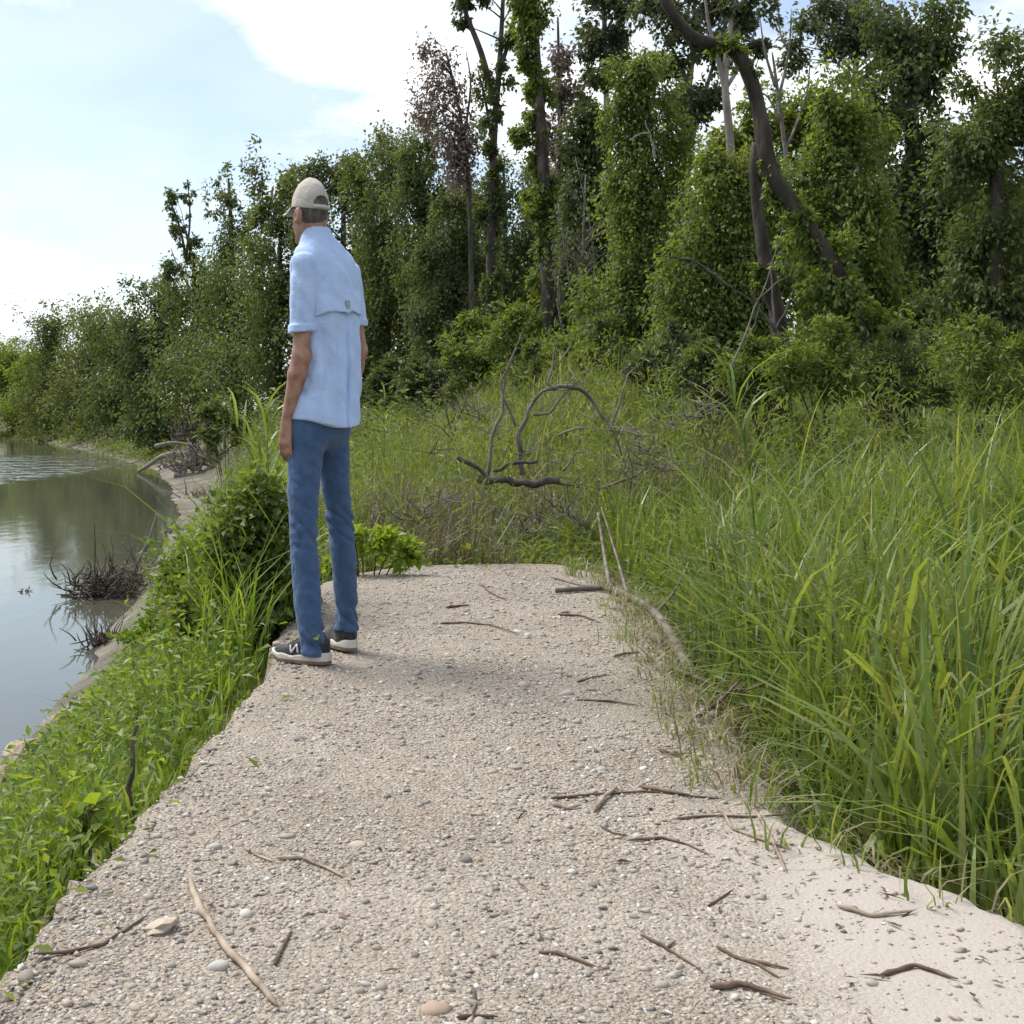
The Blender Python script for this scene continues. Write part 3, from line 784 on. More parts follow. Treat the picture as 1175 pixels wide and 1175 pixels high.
# ------------------------------------------------------------------ trees
def crown_geo(blobs, D, n_total, leaf, aspect, droop, per=38, spread=0.17, base=None):
    leaf = leaf * 1.18; aspect = aspect * 1.15; spread = spread * 1.45
    Ps, Os, C = [], [], []
    wts = np.array([b[2] * b[3] * (b[5] if len(b) > 5 else 1) for b in blobs], float); wts /= wts.sum()
    for b, w in zip(blobs, wts):
        Db = D + (b[4] if len(b) > 4 else 0)
        c = at(b[0], b[1], Db); rx, rz = b[2] / FOC * Db, b[3] / FOC * Db
        rx = rx * (1.34 if Db > 34 and b[2] > 11 else 1.12); ry = 0.85 * min(max(rx, 0.25 * rz), 1.2 * rz)
        nb = int(n_total * w); nc = max(3, nb // per)
        # boughs on the blob's shell, leaf clumps on the boughs: gives lit tufts, hollows and gaps
        nbo = max(3, nc // 7)
        dv = unit(rng.normal(0, 1, (nbo, 3)))
        R3 = np.array([rx, ry, rz])
        bc = c + dv * (0.2 + 0.85 * rng.random(nbo) ** 0.6)[:, None] * R3
        pb = np.exp(rng.normal(0, 0.45, nbo)); kb = rng.choice(nbo, nc, p=pb / pb.sum())
        br = (0.40 if D < 60 else 0.55) * (rx * ry * rz) ** (1 / 3) * rng.uniform(0.6, 1.5, nbo)
        cc_ = bc[kb] + rng.normal(0, 0.55, (nc, 3)) * br[kb][:, None] * np.array([1, 1, 0.7 + 0.8 * droop])
        sg = spread * 0.62 * (rx * ry * rz) ** (1 / 3) * rng.uniform(0.5, 1.5, nc)
        k = np.repeat(np.arange(nc), per)
        off = rng.normal(0, 1, (nc * per, 3)) * sg[k][:, None] * np.array([1, 1, 0.75 + 0.7 * droop])
        Ps.append(cc_[k] + off); Os.append(unit(cc_ - c)[k] * 0.4 + unit(cc_ - bc[kb])[k] * 0.25 + unit(off) * 0.35)
        C.append(cc_)
    P, O = np.vstack(Ps), np.vstack(Os)
    if base is not None:
        P[:, 2] = np.maximum(P[:, 2], base + 0.02)
    n = len(P)
    Dv = unit(O + rng.normal(0, 0.6, (n, 3)) + np.array([0, 0, -droop]))
    N = unit(O * 0.7 + rng.normal(0, 0.55, (n, 3)) + np.array([0, 0, 0.55]))
    L = leaf * rng.uniform(0.55, 1.35, n)
    V, F = leaf_geo(P, Dv, N, L, L * aspect)
    return V, F, np.vstack(C)

def make_tree(name, label, D, trunk, r0, blobs, n, leaf, mat, bark, aspect=0.5, droop=0.3, limbs=22, extra=(), cat='tree', group=None, per=38, spread=0.17, r1=0.25, wob=0.12, crown_name='crown', base_px=None):
    bx = at(trunk[0][0], 0, D)[0]
    by = D
    bz = float(ground_z(np.array(bx), np.array(by))) - 0.12
    root = thing(name, label, cat, (bx, by, bz), group)
    org = np.array([bx, by, bz])
    tp = np.array([[bx, by, bz]] + [at(p[0], p[1], D + (p[2] if len(p) > 2 else 0)) for p in trunk[1:]])
    rr = np.linspace(1, r1, len(tp)) * r0
    sides = 10 if D < 40 else 7
    parts = [tube(tp, rr, sides, wob, int(abs(bx) * 10), 4)]
    for e in extra:                                   # forks given by hand: (radius, end radius, [px points])
        ep = np.array([at(p[0], p[1], D + (p[2] if len(p) > 2 else 0)) for p in e[2]])
        parts.append(tube(ep, np.linspace(e[0], e[1], len(ep)), max(5, sides - 3), wob, 3, 4))
    if blobs:
        V, F, C = crown_geo(blobs, D, n, leaf, aspect, droop, per, spread, bz + 0.1)
        if limbs:
            dense = np.array([tp[0] + (tp[-1] - tp[0]) * t for t in np.linspace(0, 1, 2)])
            tt = np.linspace(0, len(tp) - 1, 60)
            ax_ = np.stack([np.interp(tt, np.arange(len(tp)), tp[:, k]) for k in range(3)], 1)
            ar = np.interp(tt, np.arange(len(tp)), rr)
            for c in C[rng.permutation(len(C))[:limbs]]:
                dd = np.linalg.norm(ax_ - (c - np.array([0, 0, 0.25 * np.linalg.norm(c[:2] - tp[0][:2]) + 0.3])), axis=1)
                k = int(np.argmin(dd))
                a0 = ax_[k]
                m1 = a0 * 0.55 + c * 0.45 + np.array([0, 0, 0.10]) * np.linalg.norm(c - a0) + rng.normal(0, 0.05, 3) * np.linalg.norm(c - a0)
                rl = min(ar[k] * 0.45, 0.05 + 0.012 * np.linalg.norm(c - a0))
                parts.append(tube(np.array([a0, m1, c]), [rl, rl * 0.6, rl * 0.18], 5, 0.1, k, 3))
        o = obj(crown_name, np_mesh(crown_name, V - org, F, False), mat, root)
    V, Fs = join(parts)
    obj('trunk', np_mesh('trunk', V - org, Fs), bark, root)
    return root

B, BP = M['bark'], M['bark_pale']
LD, LM, LG, LL, LV, LB = (M['leaf_' + k] for k in ('dark', 'mid', 'grey', 'light', 'vine', 'brown'))
# far river bend, sunlit
g = 'trees at the far river bend'
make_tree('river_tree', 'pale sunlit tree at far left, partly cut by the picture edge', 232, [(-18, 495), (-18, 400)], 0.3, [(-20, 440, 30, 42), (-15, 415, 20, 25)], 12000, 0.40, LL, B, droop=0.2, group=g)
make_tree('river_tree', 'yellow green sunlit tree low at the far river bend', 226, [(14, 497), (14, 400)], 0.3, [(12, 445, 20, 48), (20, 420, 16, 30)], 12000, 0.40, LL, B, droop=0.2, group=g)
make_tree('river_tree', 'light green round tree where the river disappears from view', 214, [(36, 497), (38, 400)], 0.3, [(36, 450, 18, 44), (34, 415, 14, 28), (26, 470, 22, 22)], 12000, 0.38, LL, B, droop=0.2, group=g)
make_tree('river_tree', 'tall grey green tree with pointed crown past the bend', 190, [(62, 497), (63, 370)], 0.35, [(62, 385, 17, 32), (66, 430, 24, 46), (58, 470, 24, 28)], 14000, 0.40, M['leaf_far_haze'], B, droop=0.5, group=g)
make_tree('river_tree', 'broad mid green tree rising right of the grey green one', 165, [(102, 497), (103, 370)], 0.35, [(102, 385, 22, 34), (108, 430, 28, 48), (95, 470, 30, 28)], 15000, 0.36, M['leaf_far_haze'], B, droop=0.4, group=g)
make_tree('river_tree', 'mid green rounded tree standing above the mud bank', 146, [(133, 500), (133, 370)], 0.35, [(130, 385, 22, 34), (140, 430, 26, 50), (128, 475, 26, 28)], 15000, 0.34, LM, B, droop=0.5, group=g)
g = 'trees along the right river bank'
make_tree('bank_tree', 'dense dark tree with domed top over the river bank', 108, [(178, 500), (178, 340)], 0.3, [(176, 345, 20, 34), (165, 395, 22, 50), (185, 420, 26, 60), (172, 470, 26, 30)], 17000, 0.29, LD, B, droop=0.6, group=g)
make_tree('bank_tree', 'slender tree with bare forked top sticking into the sky', 92, [(224, 505), (224, 400), (222, 310), (212, 262)], 0.3,
          [(199, 232, 9, 11), (191, 222, 6, 6), (214, 222, 6, 14), (207, 258, 9, 16), (217, 280, 8, 20), (205, 300, 12, 14), (215, 335, 22, 35), (225, 390, 26, 50), (212, 440, 30, 40), (240, 350, 20, 40)], 15000, 0.25, LM, B, droop=0.7, group=g,
          extra=[(0.14, 0.03, [(214, 300), (206, 260), (192, 222)]), (0.12, 0.03, [(214, 290), (218, 250), (215, 208)]), (0.08, 0.03, [(218, 330), (206, 310), (196, 285)])])
make_tree('bank_tree', 'airy tree with thin see-through crown left of the man', 76, [(270, 500), (268, 380), (265, 260), (262, 205)], 0.28,
          [(258, 215, 16, 18, 0, .4), (248, 245, 12, 16, 0, .4), (272, 235, 16, 22, 0, .5), (275, 275, 22, 34), (262, 330, 28, 50), (280, 370, 30, 50), (255, 420, 34, 50), (285, 440, 24, 40)], 19000, 0.20, LM, B, droop=0.8, group=g)
make_tree('bank_tree', 'rounded leafy tree directly left of the man\'s cap', 64, [(318, 500), (320, 380), (322, 240)], 0.28,
          [(322, 205, 24, 24), (308, 240, 22, 30), (335, 250, 22, 40), (310, 300, 28, 45), (330, 350, 30, 50), (305, 400, 34, 60), (330, 440, 30, 40)], 19000, 0.185, LM, B, droop=0.7, group=g)
make_tree('bank_tree', 'dark tree top rising just right of the man\'s cap', 60, [(394, 480), (394, 330), (394, 200)], 0.28,
          [(394, 180, 22, 22), (380, 215, 24, 28), (402, 230, 22, 30), (372, 280, 24, 45), (395, 310, 28, 50), (375, 370, 28, 50), (400, 400, 26, 45)], 18000, 0.175, LD, B, droop=0.6, group=g)
g = 'trees of the wood behind the clearing'
make_tree('wood_tree', 'big rounded green tree behind the man\'s right shoulder', 52, [(442, 470), (442, 330), (440, 200)], 0.3,
          [(438, 180, 30, 28), (458, 195, 26, 34), (425, 215, 26, 34), (448, 250, 34, 44), (430, 310, 30, 50), (452, 350, 26, 40), (430, 380, 24, 40)], 21000, 0.14, LM, B, droop=0.8, group=g)
make_tree('wood_tree', 'drooping green tree between the rounded tree and the purple one', 46, [(482, 470), (482, 330), (484, 200)], 0.25,
          [(484, 185, 20, 34), (475, 225, 22, 36), (497, 240, 20, 36), (478, 290, 24, 46), (498, 330, 22, 46)], 16000, 0.13, LM, B, droop=0.9, group=g)
make_tree('wood_tree', 'dark feathery tree low in the wood, left of the thin trunk', 38, [(518, 465), (518, 330), (518, 270)], 0.2,
          [(518, 262, 24, 34), (500, 300, 26, 36), (530, 310, 24, 40), (512, 350, 34, 36), (535, 385, 26, 34), (505, 405, 34, 32)], 20000, 0.105, LD, B, droop=0.8, group=g)
make_tree('wood_tree', 'half bare tree with purplish brown leaves against the sky', 37, [(545, 465), (541, 330), (538, 210), (528, 130), (512, 60)], 0.10,
          [(497, 62, 12, 16), (512, 92, 18, 24), (500, 130, 14, 22), (526, 142, 18, 30), (512, 180, 14, 24), (534, 190, 14, 30)], 4600, 0.105, LB, B, droop=0.7, group=g, limbs=90, per=10, spread=0.34,
          extra=[(0.05, 0.01, [(538, 210), (520, 160), (498, 110)]), (0.05, 0.01, [(532, 160), (540, 100), (535, 60)])])
make_tree('wood_tree', 'tall thin trunk with forked bare top and ivy on it', 31, [(560, 460), (563, 300), (566, 170), (574, 60), (580, -60)], 0.15,
          [(562, 420, 12, 40), (563, 340, 9, 50), (562, 250, 8, 50), (565, 195, 6, 30), (531, 15, 10, 14, 0, .5), (545, -10, 22, 16, 0, .5), (600, 5, 14, 24, 0, .4), (572, 100, 8, 40, 0, .3), (556, 130, 14, 40, 0, .3), (580, 60, 12, 40, 0, .3)], 12500, 0.10, LD, B, droop=0.6, group=g, limbs=16,
          extra=[(0.10, 0.03, [(568, 120), (552, 60), (533, 10), (528, -30)]), (0.07, 0.02, [(573, 80), (586, 40), (592, -10)]), (0.05, 0.015, [(566, 170), (556, 110), (548, 80)])])
make_tree('wood_tree', 'tall trunk wrapped in dark ivy from root to top', 29, [(632, 460), (628, 300), (622, 170), (614, 40), (608, -80)], 0.22,
          [(610, 30, 15, 45), (618, 110, 12, 50), (604, 85, 9, 30), (622, 190, 13, 45), (626, 270, 14, 50), (628, 350, 16, 50), (605, 165, 10, 30), (606, -20, 22, 30)], 15000, 0.10, LV, B, droop=0.7, group=g, limbs=14)
make_tree('wood_tree', 'thin tree with drooping brownish leaves right of the ivy trunk', 33, [(644, 460), (644, 300), (642, 120), (640, 20)], 0.11,
          [(642, 60, 10, 40), (650, 130, 10, 46), (634, 150, 9, 40), (645, 210, 12, 40)], 2600, 0.12, LB, B, droop=0.9, group=g, limbs=40, per=20, spread=0.3)
make_tree('wood_tree', 'leafy column of climbers with rounded top in mid wood', 28, [(676, 460), (676, 300), (676, 130)], 0.18,
          [(676, 112, 16, 26), (668, 160, 20, 40), (686, 165, 18, 40), (672, 215, 24, 40), (690, 250, 18, 46), (664, 300, 20, 46), (684, 330, 20, 40)], 14000, 0.10, LD, B, droop=0.7, group=g)
make_tree('wood_tree', 'bare grey thicket of dead stems below the climber column', 26, [(672, 460), (668, 330), (672, 200)], 0.05, [(672, 270, 30, 70)], 500, 0.08, LG, M['dead_wood'], droop=0.9, limbs=70, group=g, per=5, spread=0.4,
          extra=[(0.04, 0.008, [(676, 440), (655, 330), (640, 230)]), (0.04, 0.008, [(676, 440), (695, 320), (704, 220)]), (0.03, 0.008, [(672, 440), (682, 300), (660, 180)]), (0.03, 0.008, [(668, 440), (640, 350), (652, 260)])])
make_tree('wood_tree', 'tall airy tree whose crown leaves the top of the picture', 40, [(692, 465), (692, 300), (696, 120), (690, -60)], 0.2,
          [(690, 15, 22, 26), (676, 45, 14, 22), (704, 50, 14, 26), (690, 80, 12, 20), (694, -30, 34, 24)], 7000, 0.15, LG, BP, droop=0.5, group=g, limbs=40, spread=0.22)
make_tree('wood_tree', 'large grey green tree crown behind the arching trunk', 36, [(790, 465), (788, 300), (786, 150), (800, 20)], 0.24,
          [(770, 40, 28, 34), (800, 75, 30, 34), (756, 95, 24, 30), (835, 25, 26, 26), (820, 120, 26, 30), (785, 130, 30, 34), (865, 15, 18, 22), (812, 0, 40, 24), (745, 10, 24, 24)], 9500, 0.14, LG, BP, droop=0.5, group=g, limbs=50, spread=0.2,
          extra=[(0.12, 0.03, [(788, 200), (795, 120), (765, 40)]), (0.10, 0.03, [(788, 180), (808, 110), (835, 20)])])
make_tree('wood_tree', 'pale bare trunk forking high behind the arching trunk', 34, [(842, 465), (840, 300), (838, 170), (832, 90), (840, 20), (848, -60)], 0.17,
          [(855, 30, 14, 18), (868, 55, 10, 14), (846, 5, 18, 14)], 2200, 0.13, LG, BP, droop=0.5, group=g, limbs=20, extra=[(0.09, 0.02, [(834, 110), (822, 60), (812, 20), (806, -40)]), (0.06, 0.02, [(834, 100), (858, 60), (870, 20)])])
make_tree('wood_tree', 'tall tower of vines hiding a tree, broad at the top', 21, [(742, 455), (742, 330), (742, 100)], 0.22,
          [(735, 88, 26, 28), (755, 110, 28, 36), (722, 125, 20, 36), (748, 165, 38, 42), (768, 200, 26, 46), (728, 210, 28, 46), (750, 250, 40, 44), (722, 290, 34, 44), (762, 310, 34, 46), (706, 345, 34, 40), (740, 365, 42, 40), (690, 385, 34, 36), (720, 410, 44, 30)], 40000, 0.066, LV, B, droop=0.85, group=g, per=44, spread=0.20)
make_tree('wood_tree', 'bright leafy mound of vines over a tree near the right trunk', 16.5, [(845, 455), (846, 330), (850, 190)], 0.2,
          [(842, 190, 34, 30), (806, 215, 28, 36), (872, 225, 30, 40), (830, 255, 40, 44), (866, 300, 36, 46), (806, 300, 38, 44), (784, 350, 36, 40), (836, 350, 46, 46), (796, 395, 46, 36), (856, 400, 40, 40), (880, 350, 30, 60)], 38000, 0.060, LV, B, droop=0.8, group=g, per=44, spread=0.22)
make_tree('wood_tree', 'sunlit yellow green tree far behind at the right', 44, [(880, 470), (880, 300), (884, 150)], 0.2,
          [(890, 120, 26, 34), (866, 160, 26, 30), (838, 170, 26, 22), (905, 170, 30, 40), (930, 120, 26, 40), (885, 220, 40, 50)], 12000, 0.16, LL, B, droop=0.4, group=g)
# trees of the wood that carry on to the right
make_tree('wood_tree', 'vine hung tree standing right of the leaning trunk', 17, [(965, 455), (968, 300), (962, 150)], 0.2,
          [(960, 130, 34, 36), (985, 180, 34, 44), (945, 210, 34, 44), (975, 260, 44, 50), (940, 310, 40, 50), (990, 340, 40, 50), (955, 400, 50, 44)], 28000, 0.068, LV, B, droop=0.85, group=g, per=44, spread=0.2)
make_tree('wood_tree', 'tall dark tree rising behind the vine hung tree', 24, [(1052, 455), (1050, 300), (1046, 120), (1040, 20)], 0.25,
          [(1040, 20, 44, 40), (1065, 80, 44, 44), (1025, 110, 36, 44), (1060, 180, 50, 50), (1030, 240, 44, 50), (1075, 290, 44, 60), (1040, 360, 50, 60)], 20000, 0.11, LD, B, droop=0.7, group=g)
make_tree('wood_tree', 'green tree with drooping leaves at the right picture edge', 19, [(1142, 455), (1140, 300), (1146, 120)], 0.22,
          [(1140, 90, 44, 44), (1170, 150, 44, 50), (1115, 180, 40, 50), (1150, 240, 50, 54), (1120, 310, 46, 54), (1170, 340, 44, 60), (1135, 400, 54, 44), (1100, 400, 44, 44)], 24000, 0.085, LM, B, droop=0.7, group=g, per=44)
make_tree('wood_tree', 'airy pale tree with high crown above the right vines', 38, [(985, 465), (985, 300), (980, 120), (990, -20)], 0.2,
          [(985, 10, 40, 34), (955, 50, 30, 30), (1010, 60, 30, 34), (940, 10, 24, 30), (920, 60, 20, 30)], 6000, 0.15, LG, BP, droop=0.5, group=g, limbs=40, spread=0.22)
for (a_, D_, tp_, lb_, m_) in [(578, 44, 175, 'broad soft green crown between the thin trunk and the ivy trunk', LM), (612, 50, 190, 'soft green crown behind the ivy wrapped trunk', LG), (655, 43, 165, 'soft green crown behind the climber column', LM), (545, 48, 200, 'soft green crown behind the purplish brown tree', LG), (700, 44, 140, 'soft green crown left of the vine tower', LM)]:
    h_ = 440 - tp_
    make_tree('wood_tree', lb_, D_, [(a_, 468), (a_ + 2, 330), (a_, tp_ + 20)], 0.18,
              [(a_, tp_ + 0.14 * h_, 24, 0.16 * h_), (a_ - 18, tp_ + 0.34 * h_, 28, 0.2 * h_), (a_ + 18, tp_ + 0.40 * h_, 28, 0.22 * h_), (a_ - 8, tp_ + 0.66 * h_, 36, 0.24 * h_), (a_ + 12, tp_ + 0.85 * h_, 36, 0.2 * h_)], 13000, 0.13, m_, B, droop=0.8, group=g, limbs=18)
# second row that closes the wood
back = [(405, 66, 300), (455, 70, 290), (505, 62, 300), (548, 58, 330), (590, 60, 330), (650, 56, 300), (705, 50, 280), (765, 48, 270), (815, 46, 280), (1000, 40, 240), (1090, 40, 240), (1165, 38, 260)]
bl = ['shaded tree deep in the wood behind the man\'s right arm', 'shaded tree deep in the wood right of the man\'s elbow', 'shaded tree deep in the wood behind the feathery tree', 'shaded tree deep in the wood left of the thin ivy trunk',
      'shaded tree deep in the wood between the two ivy trunks', 'shaded tree deep in the wood right of the ivy wrapped trunk', 'shaded tree deep in the wood behind the climber column', 'shaded tree deep in the wood behind the vine tower',
      'shaded tree deep in the wood behind the bright vine mound', 'shaded tree deep in the wood behind the vine hung tree', 'shaded tree deep in the wood behind the tall dark tree', 'shaded tree deep in the wood at the right picture edge']
protos = []
for kk, ((bx_, D, top), lb) in enumerate(zip(back, bl)):
    h = 465 - top
    if kk < 3:
        t_ = make_tree('wood_tree', lb, D, [(bx_, 470), (bx_ + 3, 380), (bx_, top + 20)], 0.22,
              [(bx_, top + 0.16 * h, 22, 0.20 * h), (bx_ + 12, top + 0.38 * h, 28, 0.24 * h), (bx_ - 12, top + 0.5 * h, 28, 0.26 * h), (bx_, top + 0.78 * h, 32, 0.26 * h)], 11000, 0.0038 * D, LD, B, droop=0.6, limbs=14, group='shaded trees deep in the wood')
        protos.append((t_, D * h))
    else:
        src, dh = protos[kk % 3]
        X = at(bx_, 0, D)[0]
        t_ = thing('wood_tree', lb, 'tree', (X, D, float(ground_z(np.array(X), np.array(D))) - 0.12), 'shaded trees deep in the wood')
        s_ = 1.12 * D * h / dh
        t_.scale = (s_ * 1.1, s_ * 1.1, s_); t_.rotation_euler = (0, 0, kk * 1.7)
        for ch in src.children:
            c_ = ch.copy(); col.objects.link(c_); c_.parent = t_

# the leaning, arching trunk with a climber on its bend
make_tree('arching_tree', 'dark trunk arching from the right to the top of the picture', 12.5,
          [(1015, 470), (985, 370), (945, 290), (906, 232), (884, 195), (874, 145), (862, 92), (842, 58), (815, 50), (790, 38), (765, 5), (750, -40)], 0.098,
          [(838, 52, 16, 12), (822, 56, 10, 8), (850, 66, 10, 12), (866, 110, 7, 14), (884, 180, 10, 22), (892, 212, 16, 26), (925, 265, 24, 36), (960, 320, 30, 40), (990, 390, 34, 50), (860, 84, 8, 12)], 6500, 0.055, LV, M['bark_dark'], droop=0.5, limbs=6, r1=0.5, wob=0.22, per=24, cat='tree', crown_name='climber')
make_tree('leaning_tree', 'crooked dark trunk in the vines below the arch', 13.2,
          [(899, 465), (896, 400), (890, 350), (878, 300), (871, 250), (866, 190), (868, 165)], 0.10,
          [(890, 420, 18, 26), (872, 330, 12, 20), (868, 190, 10, 16)], 1500, 0.065, LV, M['bark_dark'], droop=0.8, limbs=10, r1=0.45, wob=0.2, per=20, crown_name='climber')
make_tree('bare_tree', 'bare grey branches against the sky beside the arch', 20, [(925, 455), (910, 250), (893, 110), (886, 60)], 0.06, [], 0, 0.1, LG, M['dead_wood'], r1=0.2,
          extra=[(0.03, 0.006, [(893, 115), (905, 60), (908, 10)]), (0.03, 0.006, [(890, 100), (878, 60), (872, 20)]), (0.022, 0.005, [(896, 140), (880, 110), (862, 105)]), (0.025, 0.006, [(903, 170), (925, 110), (930, 60)]), (0.02, 0.005, [(906, 60), (896, 40), (892, 10)])])

# ------------------------------------------------------------------ shrubs
def shrub(name, label, D, bx_, blobs, n, leaf, mat, droop=0.2, group=None, stems=9, aspect=0.4, per=30, spread=0.22, r=0.014):
    X = at(bx_, 0, D)[0]
    bz = float(ground_z(np.array(X), np.array(D)))
    org = np.array([X, D, bz - 0.03])
    root = thing(name, label, 'shrub', org, group)
    V, F, C = crown_geo(blobs, D, n, leaf, aspect, droop, per, spread, bz)
    obj('foliage', np_mesh('foliage', V - org, F, False), mat, root)
    parts = []
    for c in C[rng.permutation(len(C))[:stems]]:
        a0 = org + np.array([rng.normal(0, 0.06), rng.normal(0, 0.06), 0])
        parts.append(tube(np.array([a0, a0 * 0.5 + c * 0.5 + np.array([0, 0, 0.12]), c]), [r, r * 0.7, r * 0.25], 5, 0, 1, 3))
    V, Fs = join(parts)
    obj('stems', np_mesh('stems', V - org, Fs), M['bark'], root)
    return root

g = 'shrubs at the foot of the wood'
for (a, D, top, w, lb, m) in [
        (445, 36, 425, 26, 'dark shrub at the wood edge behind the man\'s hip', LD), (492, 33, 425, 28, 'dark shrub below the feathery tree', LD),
        (540, 28, 385, 30, 'leafy green shrub at the foot of the thin ivy trunk', LV), (592, 27, 370, 34, 'rounded green shrub between the two ivy trunks', LV),
        (648, 25, 385, 28, 'green shrub at the foot of the ivy wrapped trunk', LV), (618, 22, 415, 26, 'low bright shrub before the ivy wrapped trunk', LM),
        (700, 19, 400, 36, 'light feathery shrub before the vine tower', LM), (765, 15.5, 385, 36, 'feathery pale shrub below the vine mound', LG),
        (815, 13, 405, 34, 'leafy shrub in front of the crooked trunk', LM), (870, 11.5, 420, 34, 'low leafy shrub at the foot of the crooked trunk', LV),
        (940, 11, 400, 44, 'leafy shrub right of the leaning trunk', LV), (1030, 12, 390, 50, 'wide green shrub right of the arching trunk\'s foot', LM), (1125, 11, 400, 54, 'dense shrub at the right picture edge', LV)]:
    top = top - int(rng.integers(0, 46)); h = 462 - top
    shrub('shrub', lb, D, a, [(a + rng.normal(0, 5), top + 0.12 * h, w * 0.35, 0.2 * h), (a + rng.normal(0, 8), top + 0.4 * h, w * 0.6, 0.3 * h), (a - w * 0.55, top + 0.62 * h, w * 0.6, 0.35 * h), (a + w * 0.55, top + 0.7 * h, w * 0.6, 0.36 * h)], 4200, 0.0032 * D + 0.018, m, 0.3, g, aspect=0.32)

# vine bush on the brink beside the man, and its neighbours down the slope
shrub('vine_bush', 'dark glossy vine bush on the brink left of the man\'s legs', 5.9, 300,
      [(300, 585, 26, 34), (275, 610, 26, 36, 0.5), (292, 640, 36, 48), (318, 650, 18, 60), (262, 675, 32, 40, 0.4), (275, 700, 34, 46), (308, 715, 26, 46), (245, 735, 34, 34, 0.2), (288, 760, 26, 26), (235, 700, 30, 30, 0.7)], 17000, 0.032, M['leaf_vine'], 0.45, None, 14, 0.7, 26, 0.40, 0.008)
shrub('vine_bush', 'bright green creeper spilling down the slope toward the water', 7.6, 225,
      [(232, 650, 36, 34), (215, 690, 40, 36), (190, 730, 36, 34), (240, 720, 34, 40), (165, 770, 34, 28)], 11000, 0.036, M['grass_bank'], 0.3, None, 12, 0.65, 34, 0.24, 0.007)
shrub('vine_bush', 'leafy weeds behind the man\'s knees at the path end', 7.4, 425,
      [(400, 622, 18, 22), (428, 632, 26, 18), (455, 634, 22, 14), (385, 640, 14, 16)], 1500, 0.040, M['leaf_young'], 0.0, None, 10, 0.6, 30, 0.22, 0.006)
shrub('young_plant', 'young yellow green broad leaved plant at the path edge', 3.05, 95,
      [(90, 940, 14, 16), (105, 920, 14, 12), (120, 945, 12, 14), (95, 965, 18, 10)], 150, 0.034, M['leaf_young'], -0.2, None, 6, 0.85, 9, 0.3, 0.003)
shrub('bank_shrub', 'pale bushy shrub on the river bank below the trees', 36, 262, [(262, 470, 18, 16), (275, 490, 20, 18), (248, 495, 14, 12)], 2200, 0.14, LM, 0.1)

# long grass and cane on the brink behind the man
n = 60
cy = rng.uniform(6.0, 10.5, n); cx = (rng.uniform(252, 335, n) - CX) / FOC * cy
x, y, hs = clump_points(cx, cy, 9, 0.06)
grass_obj('brink_grass', 'long green grass on the brink left of the man', x, y, hs * (0.55 + 0.10 * (y - 6)) + 0.2, rng.uniform(0.010, 0.020, len(x)), rng.uniform(0.2, 0.9, len(x)), M['grass_bank'], 5)

n = 46
cy = rng.uniform(5.2, 6.6, n); cx = (rng.uniform(225, 332, n) - CX) / FOC * cy
ok = path_sd(cx, cy) < -0.08; cx, cy = cx[ok], cy[ok]
x, y, hs = clump_points(cx, cy, 10, 0.05)
grass_obj('bush_grass', 'grass blades growing through the vine bush', x, y, hs * rng.uniform(0.45, 1.0, len(x)), rng.uniform(0.006, 0.014, len(x)), rng.uniform(0.2, 1.0, len(x)), M['grass_bank'], 4)

def reed(label, D, pts, heads, r=0.006):
    p = np.array([at(a, b, D) for a, b in pts])
    root = thing('reed', label, 'reed', p[0])
    V, Fs = tube(p - p[0], np.linspace(r, r * 0.35, len(p)), 5, 0, 1, 4)
    obj('stem', np_mesh('stem', V, Fs), M['grass_bank'], root)
    n = 14
    tpos = rng.uniform(0.1, 0.95, n)
    ii = tpos * (len(p) - 1)
    P = np.stack([np.interp(ii, np.arange(len(p)), p[:, k]) for k in range(3)], 1) - p[0]
    P_, F = blade_geo(P, rng.uniform(0.25, 0.5, n), np.full(n, 0.016), rng.uniform(0, 6.28, n), rng.uniform(0.7, 1.3, n), 5)
    obj('leaves', np_mesh('leaves', P_, F, False), M['grass'], root)
    return root
reed('tall leaning reed above the vine bush, left of the man', 6.2, [(325, 620), (305, 560), (285, 515), (262, 470)], 1)
reed('short upright reed in the grass left of the man\'s hand', 6.6, [(312, 610), (308, 550), (306, 500), (300, 470)], 1)
reed('pale corn like stalk standing in the clearing right of the man', 12, [(441, 520), (441, 490), (442, 455)], 1)
reed('tall cane stalk rising from the grass at right', 5.6, [(868, 640), (862, 560), (850, 490), (836, 440)], 1)

# ------------------------------------------------------------------ man on the brink (implicit surfaces turned into meshes)
MX, MY = (365 - CX) / FOC * 4.8, 4.8
def mp(px, py, Y=0.0):
    p = at(px, py, MY + Y)
    return np.array([p[0] - MX, Y, p[2]])

